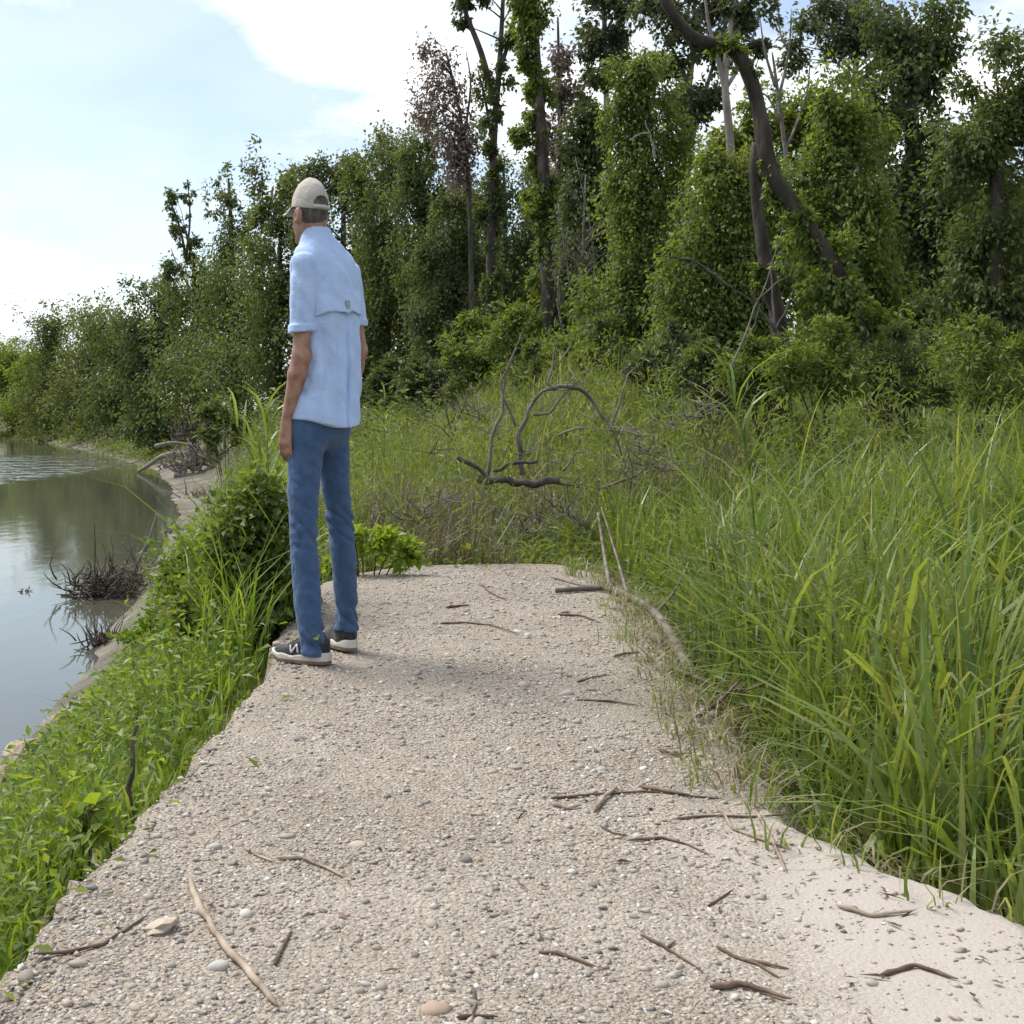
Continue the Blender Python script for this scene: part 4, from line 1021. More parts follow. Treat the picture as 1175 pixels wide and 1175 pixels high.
def surface_net(f, lo, hi, h):
    lo = np.asarray(lo, float); n = np.ceil((np.asarray(hi) - lo) / h).astype(int) + 1
    X, Y, Z = np.meshgrid(*[lo[k] + h * np.arange(n[k]) for k in range(3)], indexing='ij')
    v = f(X, Y, Z)
    s = v < 0
    c = np.zeros(tuple(n - 1), int)
    for a in (0, 1):
        for b in (0, 1):
            for d in (0, 1):
                c += s[a:n[0] - 1 + a, b:n[1] - 1 + b, d:n[2] - 1 + d]
    act = (c > 0) & (c < 8)
    I = np.argwhere(act)
    idx = -np.ones(act.shape, int); idx[act] = np.arange(len(I))
    acc = np.zeros((len(I), 3)); cnt = np.zeros(len(I))
    cor = [(a, b, d) for a in (0, 1) for b in (0, 1) for d in (0, 1)]
    for p in cor:
        for ax in range(3):
            if p[ax] == 0:
                q_ = list(p); q_[ax] = 1
                va = v[I[:, 0] + p[0], I[:, 1] + p[1], I[:, 2] + p[2]]; vb = v[I[:, 0] + q_[0], I[:, 1] + q_[1], I[:, 2] + q_[2]]
                m = (va < 0) != (vb < 0)
                t = np.where(m, va / np.where(m, va - vb, 1), 0)
                pt = np.tile(np.array(p, float), (len(I), 1)); pt[:, ax] += t
                acc += pt * m[:, None]; cnt += m
    V = lo + h * (I + acc / cnt[:, None])
    Q = []
    for ax in range(3):
        o1, o2 = [k for k in range(3) if k != ax]
        sl = [slice(None)] * 3; sl[ax] = slice(0, n[ax] - 1); sl2 = list(sl); sl2[ax] = slice(1, n[ax])
        m = s[tuple(sl)] != s[tuple(sl2)]
        E = np.argwhere(m)
        E = E[(E[:, o1] > 0) & (E[:, o1] < n[o1] - 1) & (E[:, o2] > 0) & (E[:, o2] < n[o2] - 1)]
        def cell(d1, d2):
            K = E.copy(); K[:, o1] += d1; K[:, o2] += d2
            return idx[K[:, 0], K[:, 1], K[:, 2]]
        q_ = np.stack([cell(-1, -1), cell(0, -1), cell(0, 0), cell(-1, 0)], 1)
        flip = s[E[:, 0], E[:, 1], E[:, 2]]
        if ax == 1: flip = ~flip
        q_ = np.where(flip[:, None], q_, q_[:, ::-1])
        Q.append(q_)
    return V, np.vstack(Q)

def cap_sd(P, a, b, r1, r2):
    X, Y, Z = P
    e = b - a; L2 = e @ e
    t = np.clip(((X - a[0]) * e[0] + (Y - a[1]) * e[1] + (Z - a[2]) * e[2]) / L2, 0, 1)
    return np.sqrt((X - a[0] - t * e[0]) ** 2 + (Y - a[1] - t * e[1]) ** 2 + (Z - a[2] - t * e[2]) ** 2) - (r1 + (r2 - r1) * t)

def smin(a, b, k):
    h = np.clip(0.5 + 0.5 * (b - a) / k, 0, 1)
    return b + (a - b) * h - k * h * (1 - h)

def rot(X, Y, th):
    """world offset -> (u along the man's right, v along his facing)"""
    c, s = math.cos(th), math.sin(th)
    return X * c + Y * s, -X * s + Y * c

def ell_sd(P, c, ru, rv, rz, th, tilt=0.0):
    u, v = rot(P[0] - c[0], P[1] - c[1], th); z = P[2] - c[2]
    if tilt:
        v, z = v * math.cos(tilt) + z * math.sin(tilt), -v * math.sin(tilt) + z * math.cos(tilt)
    k = np.sqrt((u / ru) ** 2 + (v / rv) ** 2 + (z / rz) ** 2)
    return (k - 1) * min(ru, rv, rz)

class Loft:
    """elliptic cross-sections stacked along z: rows (z, cx, cy, half width, half depth)"""
    def __init__(s, rows, th):
        rows = np.array(sorted(rows)); s.th = th
        s.zt = np.linspace(rows[0, 0], rows[-1, 0], 240)
        k = np.exp(-0.5 * (np.arange(-12, 13) / 5.0) ** 2); k /= k.sum()
        s.t = [np.convolve(np.pad(np.interp(s.zt, rows[:, 0], rows[:, i]), 12, mode='edge'), k, 'valid') for i in range(1, 5)]
        s.z0, s.z1 = rows[0, 0], rows[-1, 0]
    def get(s, Z):
        return [np.interp(Z, s.zt, t) for t in s.t]
    def uv(s, P):
        cx, cy, a, b = s.get(P[2])
        u, v = rot(P[0] - cx, P[1] - cy, s.th)
        return u, v, a, b
    def __call__(s, P, grow=0.0, z0=None, z1=None, e=2.0):
        u, v, a, b = s.uv(P)
        a, b = a + grow, b + grow
        k = ((np.abs(u) / a) ** e + (np.abs(v) / b) ** e) ** (1 / e)
        d = (k - 1) * np.minimum(a, b)
        return np.maximum(d, np.maximum((s.z0 if z0 is None else z0) - P[2], P[2] - (s.z1 if z1 is None else z1)))

TH, TH_H = R(42), R(40)
fx, fy = -math.sin(TH), math.cos(TH)          # facing
rx_, ry_ = math.cos(TH), math.sin(TH)         # his right
zpx = lambda py: CAM_H + (HY - py) / FOC * MY
def row(py, cxp, a, b, Y=0.0):
    p = mp(cxp, py, Y)
    return (p[2], p[0], p[1], a, b)

torso = Loft([row(262, 362, 0.05, 0.052, 0.0), row(272, 364, 0.062, 0.060, 0.0), row(283, 368, 0.105, 0.075), row(296, 370, 0.140, 0.088), row(315, 372, 0.152, 0.098),
              row(345, 374, 0.150, 0.104), row(380, 377, 0.138, 0.106), row(420, 378, 0.132, 0.108), row(455, 375, 0.138, 0.120), row(489, 372, 0.146, 0.136)], TH)
jl = Loft([row(455, 358, 0.066, 0.080, -0.04), row(475, 354, 0.066, 0.080, -0.045), row(500, 350.5, 0.064, 0.076, -0.05), row(540, 349, 0.062, 0.070, -0.055), row(590, 348, 0.055, 0.060, -0.06), row(618, 348.5, 0.052, 0.055, -0.065),
           row(665, 351, 0.050, 0.058, -0.075), row(705, 354.5, 0.047, 0.056, -0.085), row(728, 357.5, 0.045, 0.051, -0.09), row(747, 359, 0.045, 0.050, -0.09)], TH)
jr = Loft([row(455, 380, 0.070, 0.085, 0.05), row(500, 380, 0.064, 0.078, 0.06), row(540, 383, 0.057, 0.066, 0.085), row(580, 387.5, 0.050, 0.056, 0.11), row(604, 391, 0.050, 0.054, 0.13),
           row(645, 394.5, 0.049, 0.054, 0.155), row(690, 397, 0.044, 0.050, 0.185), row(712, 398, 0.044, 0.048, 0.20), row(734, 398.5, 0.045, 0.049, 0.205)], TH)

shL, elL, wrL = mp(348, 302, -0.115), mp(346, 408, -0.125), mp(329, 484, -0.085)
shR, elR, wrR = mp(401, 312, 0.10), mp(411, 402, 0.15), mp(398, 470, 0.26)
headc = mp(356, 240, 0.0)

def body_sd(X, Y, Z):
    P = (X, Y, Z)
    d = torso(P, -0.028, zpx(466), zpx(268))
    d = smin(d, np.minimum(jl(P, -0.018), jr(P, -0.018)), 0.02)
    # neck and head
    d = smin(d, cap_sd(P, mp(365, 285, 0.0), mp(359, 250, 0.0), 0.050, 0.046), 0.03)
    hd = ell_sd(P, headc, 0.060, 0.078, 0.098, TH_H)
    fh = np.array([-math.sin(TH_H), math.cos(TH_H), 0]); rh = np.array([math.cos(TH_H), math.sin(TH_H), 0]); upz = np.array([0, 0, 1.0])
    hd = smin(hd, ell_sd(P, headc + fh * 0.028 - upz * 0.070, 0.044, 0.050, 0.058, TH_H), 0.03)     # jaw
    hd = smin(hd, ell_sd(P, headc + fh * 0.066 - upz * 0.118, 0.020, 0.018, 0.016, TH_H), 0.02)     # chin
    hd = smin(hd, cap_sd(P, headc + fh * 0.074 - upz * 0.012, headc + fh * 0.094 - upz * 0.052, 0.008, 0.013), 0.012)   # nose
    hd = smin(hd, ell_sd(P, headc + fh * 0.066 + upz * 0.008, 0.040, 0.016, 0.012, TH_H), 0.015)    # brow
    hd = smin(hd, ell_sd(P, headc + fh * 0.078 - upz * 0.082, 0.022, 0.010, 0.010, TH_H), 0.01)     # lips
    for sd_ in (-1, 1):
        hd = np.maximum(hd, -ell_sd(P, headc + fh * 0.084 + rh * sd_ * 0.026 - upz * 0.012, 0.015, 0.014, 0.010, TH_H))
        e0 = headc + rh * sd_ * 0.063 - fh * 0.004 - upz * 0.032
        hd = smin(hd, np.maximum(ell_sd(P, e0, 0.012, 0.020, 0.034, TH_H, 0.2), -ell_sd(P, e0 + rh * sd_ * 0.010 + fh * 0.004, 0.008, 0.010, 0.018, TH_H)), 0.006)
    d = smin(d, hd, 0.025)
    # arms
    for (s0, e0, w0, sg) in ((shL, elL, wrL, -1), (shR, elR, wrR, 1)):
        d = smin(d, cap_sd(P, s0, e0, 0.034, 0.034), 0.02)
        m0 = e0 * 0.72 + w0 * 0.28
        d = smin(d, cap_sd(P, e0, m0, 0.033, 0.036), 0.02)
        d = smin(d, cap_sd(P, m0, w0, 0.035, 0.022), 0.015)
        d = smin(d, ell_sd(P, e0 + np.array([0.012, -0.012, 0]), 0.02, 0.02, 0.02, TH), 0.02)
        # hand hanging relaxed: palm, four fingers, thumb
        fw = np.array([fx, fy, 0]); inn = np.array([rx_, ry_, 0]) * (-sg)
        dn = unit((w0 - m0)[None])[0] * 0.35 + np.array([0, 0, -1.0]) * 0.75; dn /= np.linalg.norm(dn)
        pc = w0 + dn * 0.05
        pal = cap_sd(P, w0, w0 + dn * 0.035, 0.020, 0.020)
        for q_ in (-1.5, -0.5, 0.5, 1.5):
            pal = smin(pal, cap_sd(P, w0 + dn * 0.02 + fw * q_ * 0.008, w0 + dn * 0.082 + fw * q_ * 0.0165, 0.015, 0.0115), 0.012)
        hnd = pal
        for q_, ln in zip((-1.5, -0.5, 0.5, 1.5), (0.060, 0.076, 0.082, 0.074)):
            k0 = w0 + dn * 0.082 + fw * q_ * 0.0185
            k1 = k0 + (dn * 0.96 + inn * 0.22) * ln * 0.5
            k2 = k1 + (dn * 0.82 + inn * 0.5 + fw * 0.05) * ln * 0.5
            fg = smin(cap_sd(P, k0, k1, 0.0095, 0.0080), cap_sd(P, k1, k2, 0.0080, 0.0064), 0.004)
            hnd = smin(hnd, fg, 0.003)
        t0 = w0 + dn * 0.030 + fw * 0.018 + inn * 0.006; t1 = t0 + dn * 0.036 + fw * 0.022 + inn * 0.008; t2 = t1 + dn * 0.032 + fw * 0.006 + inn * 0.010
        th_ = smin(cap_sd(P, t0, t1, 0.014, 0.0105), cap_sd(P, t1, t2, 0.0105, 0.008), 0.005)
        hnd = smin(hnd, th_, 0.008)
        d = smin(d, hnd, 0.010)
    # feet, inside the shoes
    for L_, f0 in ((jl, footL), (jr, footR)):
        d = smin(d, cap_sd(P, f0[0] + np.array([0, 0, 0.13]), f0[0] + np.array([0, 0, 0.06]), 0.026, 0.022), 0.02)
        d = smin(d, cap_sd(P, f0[0] + np.array([0, 0, 0.045]), f0[0] + f0[1] * 0.12 + np.array([0, 0, 0.036]), 0.018, 0.012), 0.012)
    return d

# feet: ankle point on the ground and pointing direction
def dirv(th):
    return np.array([-math.sin(th), math.cos(th), 0.0])
gL = on_ground(364, 765) - np.array([MX, MY, 0]); gR = on_ground(400, 748) - np.array([MX, MY, 0])
gL[2] = gR[2] = 0.006
footL = (gL + np.array([-0.010, 0.035, 0]), dirv(R(62)))
footR = (gR + np.array([-0.012, 0.030, 0]), dirv(R(28)))

V, F = surface_net(body_sd, (-0.22, -0.24, 0.0), (0.26, 0.36, 1.88), 0.0066)
me = np_mesh('person', V, F)
M['skin'] = solid('skin', [(0.24, 0.12, 0.082), (0.34, 0.185, 0.13), (0.42, 0.245, 0.18)], 26, 0.55, 0.25, 160, dist=0.002)
person = tag(obj('person', me, M['skin']), 'man in light blue shirt, jeans and beige cap standing with his back turned', 'person')
person.location = (MX, MY, 0)

def shirt_sd(X, Y, Z):
    P = (X, Y, Z)
    u, v, a, b = torso.uv(P)
    zt = Z
    # box pleat and hanging folds below the back cape
    back_ = smooth((-v / b) * 1.6)
    low = smooth((zpx(360) - zt) / 0.10)
    fold = back_ * low * (0.0050 * np.sin(u * 88 + 2.5 * np.sin(zt * 6) + 3.0 * zt) + 0.0035 * np.sin(u * 41 + 5 * zt + 1)) + 0.002 * np.sin(zt * 52 + u * 30 + v * 20) * low
    pleat = -0.018 * np.exp(-((u - 0.012) / 0.007) ** 2) * back_ * low - 0.008 * np.exp(-((u + 0.035 - 0.02 * (1.2 - zt)) / 0.008) ** 2) * back_ * low
    edge = zpx(360) + 0.30 * np.maximum(0, np.abs(u - 0.01) - 0.07) ** 1.2 * (-1) + 0.006 * np.sin(u * 40) - 0.010 * np.exp(-((u - 0.012) / 0.02) ** 2)
    cape = 0.0 * smooth((zt - edge) / 0.006) * smooth((-v / b - 0.12) * 4) * smooth((zpx(285) - zt) / 0.09)
    wr = 0.0050 * noise3(X * 17, Y * 17, Z * 8, 201) + 0.0034 * noise3(X * 34 + Z * 22, Y * 34, Z * 16, 202) + 0.0010 * np.sin((u + zt * 1.4) * 60) * smooth((zt - zpx(345)) / 0.1)
    rid = lambda n_: np.clip(1 - 2.6 * np.abs(n_), 0, 1) ** 1.5
    wr = wr - 0.0065 * rid(noise3(X * 13 + 0.25 * np.sin(Z * 9), Y * 13, Z * 3.0, 221)) * low - 0.0050 * rid(noise3((X + Z * 0.55) * 11, (Y - Z * 0.2) * 11, Z * 6, 222)) * (1 - low)
    hem = zpx(485.5) - 0.018 * np.cos(u * 17)
    d = torso(P, 0.0, 0.85, zpx(266)) - fold - pleat - cape - wr
    for (s0, e0, sg, cuff) in ((shL, elL, -1, 384), (shR, elR, 1, 372)):
        t = (zpx(cuff) - s0[2]) / (e0[2] - s0[2])
        c0 = s0 + (e0 - s0) * t
        sl = cap_sd(P, s0 + np.array([0, 0, -0.004]), c0 - (c0 - s0) * -0.25, 0.047, 0.051)
        sl = sl - 0.0012 * np.sin(Z * 70 + X * 90 + Y * 40) - 0.0040 * noise3(X * 22 + Z * 12, Y * 22, Z * 14, 205) + 0.0035 * np.clip(1 - 2.6 * np.abs(noise3(X * 15, Y * 15, Z * 5, 206)), 0, 1) ** 1.5
        sl = sl - 0.0045 * smooth((zpx(cuff - 9) - Z) / 0.004)           # turned cuff
        sl = np.maximum(sl, (zpx(cuff) + 0.10 * (X - c0[0])) - Z)
        d = smin(d, sl, 0.004)
    d = smin(d, np.minimum(jl(P, 0.010, 0.8, zpx(456), 2.2), jr(P, 0.010, 0.8, zpx(456), 2.2)), 0.03)
    d = np.maximum(d, hem - Z)
    # collar
    col_ = np.maximum(cap_sd(P, mp(364, 276, 0.0), mp(361, 259, 0.0), 0.063, 0.054), Z - (zpx(262) + 0.05 * (X - 0.0)))
    d = smin(d, col_, 0.006)
    return d
V, F = surface_net(shirt_sd, (-0.24, -0.25, 0.88), (0.26, 0.28, 1.72), 0.0050)

def cloth(name, cols, scale, weave, bump=0.25, rough=0.85, fade=None):
    m, n, l = mat_new(name)
    t_ = n.new('ShaderNodeTexCoord')
    nz = n.new('ShaderNodeTexNoise'); nz.inputs['Scale'].default_value = scale; nz.inputs['Detail'].default_value = 6
    l.new(t_.outputs['Object'], nz.inputs['Vector'])
    k = len(cols)
    rp = ramp(n, [(0.3 + 0.4 * i / (k - 1), c) for i, c in enumerate(cols)]); l.new(nz.outputs['Fac'], rp.inputs['Fac'])
    p = n.new('ShaderNodeBsdfPrincipled'); p.inputs['Roughness'].default_value = rough; p.inputs['Specular IOR Level'].default_value = 0.2
    try:
        p.inputs['Sheen Weight'].default_value = 0.15
    except Exception:
        pass
    l.new(rp.outputs['Color'], p.inputs['Base Color'])
    wv = n.new('ShaderNodeTexNoise'); wv.inputs['Scale'].default_value = weave; wv.inputs['Detail'].default_value = 3
    l.new(t_.outputs['Object'], wv.inputs['Vector'])
    w2 = n.new('ShaderNodeTexNoise'); w2.inputs['Scale'].default_value = 38; w2.inputs['Detail'].default_value = 3; w2.inputs['Distortion'].default_value = 0.6
    l.new(t_.outputs['Object'], w2.inputs['Vector'])
    b = n.new('ShaderNodeBump'); b.inputs['Strength'].default_value = bump; b.inputs['Distance'].default_value = 0.002
    l.new(wv.outputs['Fac'], b.inputs['Height'])
    b2 = n.new('ShaderNodeBump'); b2.inputs['Strength'].default_value = 0.5; b2.inputs['Distance'].default_value = 0.008
    l.new(w2.outputs['Fac'], b2.inputs['Height']); l.new(b.outputs[0], b2.inputs['Normal']); l.new(b2.outputs[0], p.inputs['Normal'])
    o = n.new('ShaderNodeOutputMaterial'); l.new(p.outputs[0], o.inputs['Surface'])
    return m
M['shirt'] = cloth('shirt_cloth', [(0.40, 0.52, 0.76), (0.45, 0.57, 0.80)], 9, 420, 0.2)
M['denim'] = cloth('denim', [(0.044, 0.086, 0.170), (0.052, 0.098, 0.188), (0.064, 0.115, 0.212)], 30, 380, 0.5)
M['cap'] = cloth('cap_cloth', [(0.39, 0.36, 0.31), (0.46, 0.425, 0.37)], 12, 400, 0.3)
shirt = obj('shirt', np_mesh('shirt', V, F), M['shirt'], person)
# loose vent cape over the upper back: a thin sheet lying on the shirt and standing off at its lower edge
def back_march(U, Zg, n_it=70):
    cx0, cy0, _, _ = torso.get(Zg)
    X = cx0 + U * rx_ - 0.22 * fx; Y = cy0 + U * ry_ - 0.22 * fy
    for _ in range(n_it):
        d = shirt_sd(X, Y, Zg)
        X = X + fx * d * 0.6; Y = Y + fy * d * 0.6
    return X, Y
nu, nv = 44, 22
U, T = np.meshgrid(np.linspace(-0.112, 0.120, nu), np.linspace(0, 1, nv), indexing='ij')
zlow = zpx(359.5) - 0.55 * np.maximum(0, -U - 0.045) ** 1.15 + 0.004 * np.sin(U * 55) - 0.009 * np.exp(-((U - 0.012) / 0.016) ** 2) - 0.10 * np.maximum(0, U - 0.07)
ztop = zpx(300) - 0.35 * np.abs(U)
Zg = ztop + (zlow - ztop) * T
Xg, Yg = back_march(U, Zg)
offs = 0.0025 + 0.016 * T ** 2.2 * (0.8 + 0.35 * np.sin(U * 48 + 1)) + 0.003 * noise2(U * 30, T * 6, 231)
sidef = smooth((0.120 - U) / 0.02) * smooth((U + 0.112) / 0.02)
offs = -0.004 + (offs + 0.004) * (0.35 + 0.65 * sidef)
def sheet(o_): return np.stack([Xg - fx * (offs + o_), Yg - fy * (offs + o_), Zg], -1).reshape(-1, 3)
V = np.vstack([sheet(0.0), sheet(-0.003)])
ii, jj = np.meshgrid(np.arange(nu - 1), np.arange(nv - 1), indexing='ij'); q = (ii * nv + jj).ravel(); m_ = nu * nv
F = np.vstack([np.stack([q, q + 1, q + 1 + nv, q + nv], 1), m_ + np.stack([q, q + nv, q + 1 + nv, q + 1], 1)])
lowe = np.arange(nu - 1) * nv + nv - 1
F = np.vstack([F, np.stack([lowe, lowe + m_, lowe + nv + m_, lowe + nv], 1)])
obj('back_cape', np_mesh('back_cape', V, F), M['shirt'], shirt)
# small loop tab on the back cape
def box_mesh(name, c, sx, sy, sz, th=0.0):
    v = np.array([[a, b, d] for a in (-1, 1) for b in (-1, 1) for d in (-1, 1)], float) * np.array([sx, sy, sz]) * 0.5
    x = v[:, 0] * math.cos(th) - v[:, 1] * math.sin(th); y = v[:, 0] * math.sin(th) + v[:, 1] * math.cos(th)
    v = np.stack([x, y, v[:, 2]], 1) + c
    f = np.array([[0, 1, 3, 2], [4, 6, 7, 5], [0, 4, 5, 1], [2, 3, 7, 6], [0, 2, 6, 4], [1, 5, 7, 3]])
    return np_mesh(name, v, f, False)
M['tab'] = solid('tab_cloth', [(0.25, 0.27, 0.30), (0.40, 0.42, 0.45)], 60, 0.8, 0.2)
def march(f, p, dv, n=80, step=0.6):
    p = np.array(p, float)
    for _ in range(n):
        d = float(f(np.array([p[0]]), np.array([p[1]]), np.array([p[2]]))[0])
        p = p + dv * d * step
    return p
bk = np.array([-fx, -fy, 0]) * -1                        # toward the back surface is -facing
cxm, cym, _, _ = torso.get(np.array([zpx(352)]))
p0 = march(shirt_sd, np.array([cxm[0], cym[0], zpx(352)]) + np.array([rx_, ry_, 0]) * 0.012 - np.array([fx, fy, 0]) * 0.2, np.array([fx, fy, 0]))
obj('loop_tab', box_mesh('loop_tab', p0 - np.array([fx, fy, 0]) * 0.016, 0.020, 0.008, 0.034, TH), M['tab'], shirt)

def jeans_sd(X, Y, Z):
    P = (X, Y, Z)
    out = []
    for L_, cuff, kz, sd0 in ((jl, 746, 618, 1), (jr, 733, 604, 2)):
        u, v, a, b = L_.uv(P)
        ang = np.arctan2(v, u)
        zk, zc = zpx(kz), zpx(cuff)
        kn = np.exp(-((Z - zk) / 0.085) ** 2)
        an = np.exp(-((Z - zc - 0.055) / 0.060) ** 2)
        w = kn * (0.0016 * np.sin(Z * 105 + ang * 1.6 + 1.5 * np.sin(ang * 2 + sd0)) + 0.0055 * noise3(X * 22, Y * 22, Z * 40, 219)) + an * (0.0030 * np.sin(Z * 95 + ang * 1.8 + sd0) + 0.0075 * noise3(X * 24, Y * 24, Z * 34, 218))
        w = w + 0.0030 * noise3(X * 20, Y * 20, Z * 9, 211 + sd0) + 0.0015 * noise3(X * 50, Y * 50, Z * 30, 215)
        rj = np.clip(1 - 2.6 * np.abs(noise3(X * 9, Y * 9, Z * 17 + 0.8 * ang, 223 + sd0)), 0, 1) ** 1.5
        w = w - 0.0085 * rj * (0.35 + kn + 1.2 * an)
        w = w + 0.0012 * np.exp(-((ang + 0.15) / 0.06) ** 2) + 0.0012 * np.exp(-((np.abs(ang) - 3.0) / 0.06) ** 2)   # side seams
        w = w + 0.0030 * smooth((zc + 0.022 - Z) / 0.004)                                                          # hem
        out.append(L_(P, 0.0, zc, zpx(455), 2.2) - w)
    d = smin(out[0], out[1], 0.010)
    seat = ell_sd(P, mp(366, 492, 0.0), 0.122, 0.098, 0.085, TH)
    d = smin(d, np.maximum(seat, Z - zpx(452)), 0.03)
    return d
V, F = surface_net(jeans_sd, (-0.20, -0.24, 0.02), (0.24, 0.31, 1.07), 0.0056)
jeans = obj('jeans', np_mesh('jeans', V, F), M['denim'], person)

# cap, hair, glasses
fh = np.array([-math.sin(TH_H), math.cos(TH_H), 0]); rh = np.array([math.cos(TH_H), math.sin(TH_H), 0]); upz = np.array([0, 0, 1.0])
capc = headc + upz * 0.004
def cap_shell(X, Y, Z):
    P = (X, Y, Z)
    u, v = rot(X - capc[0], Y - capc[1], TH_H); z = Z - capc[2]
    d = ell_sd(P, capc, 0.067, 0.085, 0.116, TH_H)
    d = d + 0.0012 * np.exp(-(np.minimum(np.abs(u), 0.1) / 0.003) ** 2) - 0.0015 * noise3(X * 30, Y * 30, Z * 30, 301)
    sh = np.maximum(d, -(d + 0.006))
    sh = np.maximum(sh, (0.012 * (v / 0.08) - 0.004) - z)                     # lower rim, dips to the back
    hole = np.sqrt((u / 0.034) ** 2 + ((z - 0.008) / 0.030) ** 2) - 1      # opening at the back
    hole = np.maximum(np.maximum(hole * 0.028, v + 0.02), 0.004 - z)
    return np.maximum(sh, -hole)
V, F = surface_net(cap_shell, capc - np.array([0.12, 0.12, 0.04]), capc + np.array([0.12, 0.12, 0.14]), 0.0034)
cap_o = obj('cap', np_mesh('cap', V, F), M['cap'], person)
n1, n2 = 15, 7                                                      # brim, a curved plate with thickness
bv = []
for side in (0.0, -0.004):
    for i_ in range(n1):
        ang = -1.15 + 2.3 * i_ / (n1 - 1)
        for j_ in range(n2):
            t = j_ / (n2 - 1)
            rim = rh * math.sin(ang) * 0.068 + fh * math.cos(ang) * 0.084
            outp = rh * math.sin(ang) * 0.070 + fh * (math.cos(ang) * 0.080 + 0.070 * math.cos(ang * 0.8))
            p = rim * (1 - t) + outp * t
            u_ = float(p @ rh)
            bv.append(capc + p + upz * (0.010 - 0.020 * t - 3.2 * u_ * u_ * (0.4 + 0.6 * t) + side))
bv = np.array(bv); k = n1 * n2; fs = []
for i_ in range(n1 - 1):
    for j_ in range(n2 - 1):
        a_ = i_ * n2 + j_
        fs += [[a_, a_ + n2, a_ + n2 + 1, a_ + 1], [k + a_, k + a_ + 1, k + a_ + n2 + 1, k + a_ + n2]]
for i_ in range(n1 - 1):
    a_ = i_ * n2 + n2 - 1; fs.append([a_, a_ + n2, k + a_ + n2, k + a_])
obj('brim', np_mesh('brim', bv, np.array(fs)), M['cap'], cap_o)
st_ = np.array([capc + rh * math.sin(t) * 0.0705 - fh * math.cos(t) * 0.0895 + upz * (-0.008) for t in np.linspace(-0.55, 0.55, 9)])
V, Fs = tube(st_, 0.006, 6); obj('strap', np_mesh('strap', V, Fs), M['cap'], cap_o)
V, F = ico(2); obj('button', np_mesh('button', V * 0.007 * np.array([1, 1, 0.6]) + capc + upz * 0.116, F), M['cap'], cap_o)

M['hair'] = solid('hair', [(0.035, 0.028, 0.022), (0.085, 0.072, 0.06), (0.16, 0.145, 0.13)], 60, 0.7, 0.8, 300, (1, 1, 0.3), dist=0.004)
def hair_sd(X, Y, Z):
    P = (X, Y, Z)
    u, v = rot(X - headc[0], Y - headc[1], TH_H); z = Z - headc[2]
    d = ell_sd(P, headc, 0.0635, 0.0815, 0.1015, TH_H) - 0.0012 * noise3(X * 90, Y * 90, Z * 40, 311)
    lowz = -0.064 + 0.035 * smooth((v + 0.03) / 0.04)
    d = np.maximum(d, np.maximum(lowz - z, v - 0.018 - 0.4 * np.maximum(z, 0)))
    return np.maximum(d, -ell_sd(P, headc, 0.056, 0.074, 0.094, TH_H))
V, F = surface_net(hair_sd, headc - 0.12, headc + 0.12, 0.0034)
obj('hair', np_mesh('hair', V, F), M['hair'], person)
M['frame'] = solid('glasses_frame', [(0.02, 0.02, 0.022), (0.04, 0.04, 0.04)], 20, 0.3, 0)
M['eye'] = solid('eye_white', [(0.7, 0.68, 0.64), (0.75, 0.73, 0.7)], 20, 0.2, 0)
gp = []
for s_ in (-1, 1):
    gp.append(tube(np.array([headc + rh * s_ * 0.062 - fh * 0.012 - upz * 0.014, headc + rh * s_ * 0.0635 + fh * 0.03 - upz * 0.008, headc + rh * s_ * 0.056 + fh * 0.086 - upz * 0.008]), 0.0022, 6))
    ring = np.array([headc + rh * (s_ * 0.029 + 0.024 * math.cos(t)) + fh * 0.092 - upz * (0.012 + 0.017 * math.sin(t)) for t in np.linspace(0, 6.283, 15)])
    gp.append(tube(ring, 0.0018, 5))
    V, F = ico(2); obj('eye', np_mesh('eye', V * 0.011 + headc + rh * s_ * 0.026 + fh * 0.068 - upz * 0.012, F), M['eye'], person)
V, Fs = join(gp); obj('glasses', np_mesh('glasses', V, Fs), M['frame'], person)
# wrist watch is not in view; shoes
M['shoe'] = cloth('shoe_upper', [(0.012, 0.012, 0.013), (0.028, 0.027, 0.027), (0.05, 0.048, 0.046)], 40, 300, 0.4, 0.6)
M['midsole'] = solid('midsole', [(0.50, 0.45, 0.38), (0.68, 0.64, 0.57)], 30, 0.7, 0.2)
M['outsole'] = solid('outsole', [(0.14, 0.09, 0.06), (0.27, 0.19, 0.135)], 40, 0.9, 0.6, 90, dist=0.006)
M['emblem'] = solid('emblem', [(0.55, 0.55, 0.56), (0.66, 0.66, 0.67)], 40, 0.4, 0)
M['lace'] = solid('lace', [(0.03, 0.03, 0.03), (0.07, 0.07, 0.07)], 60, 0.8, 0.2)

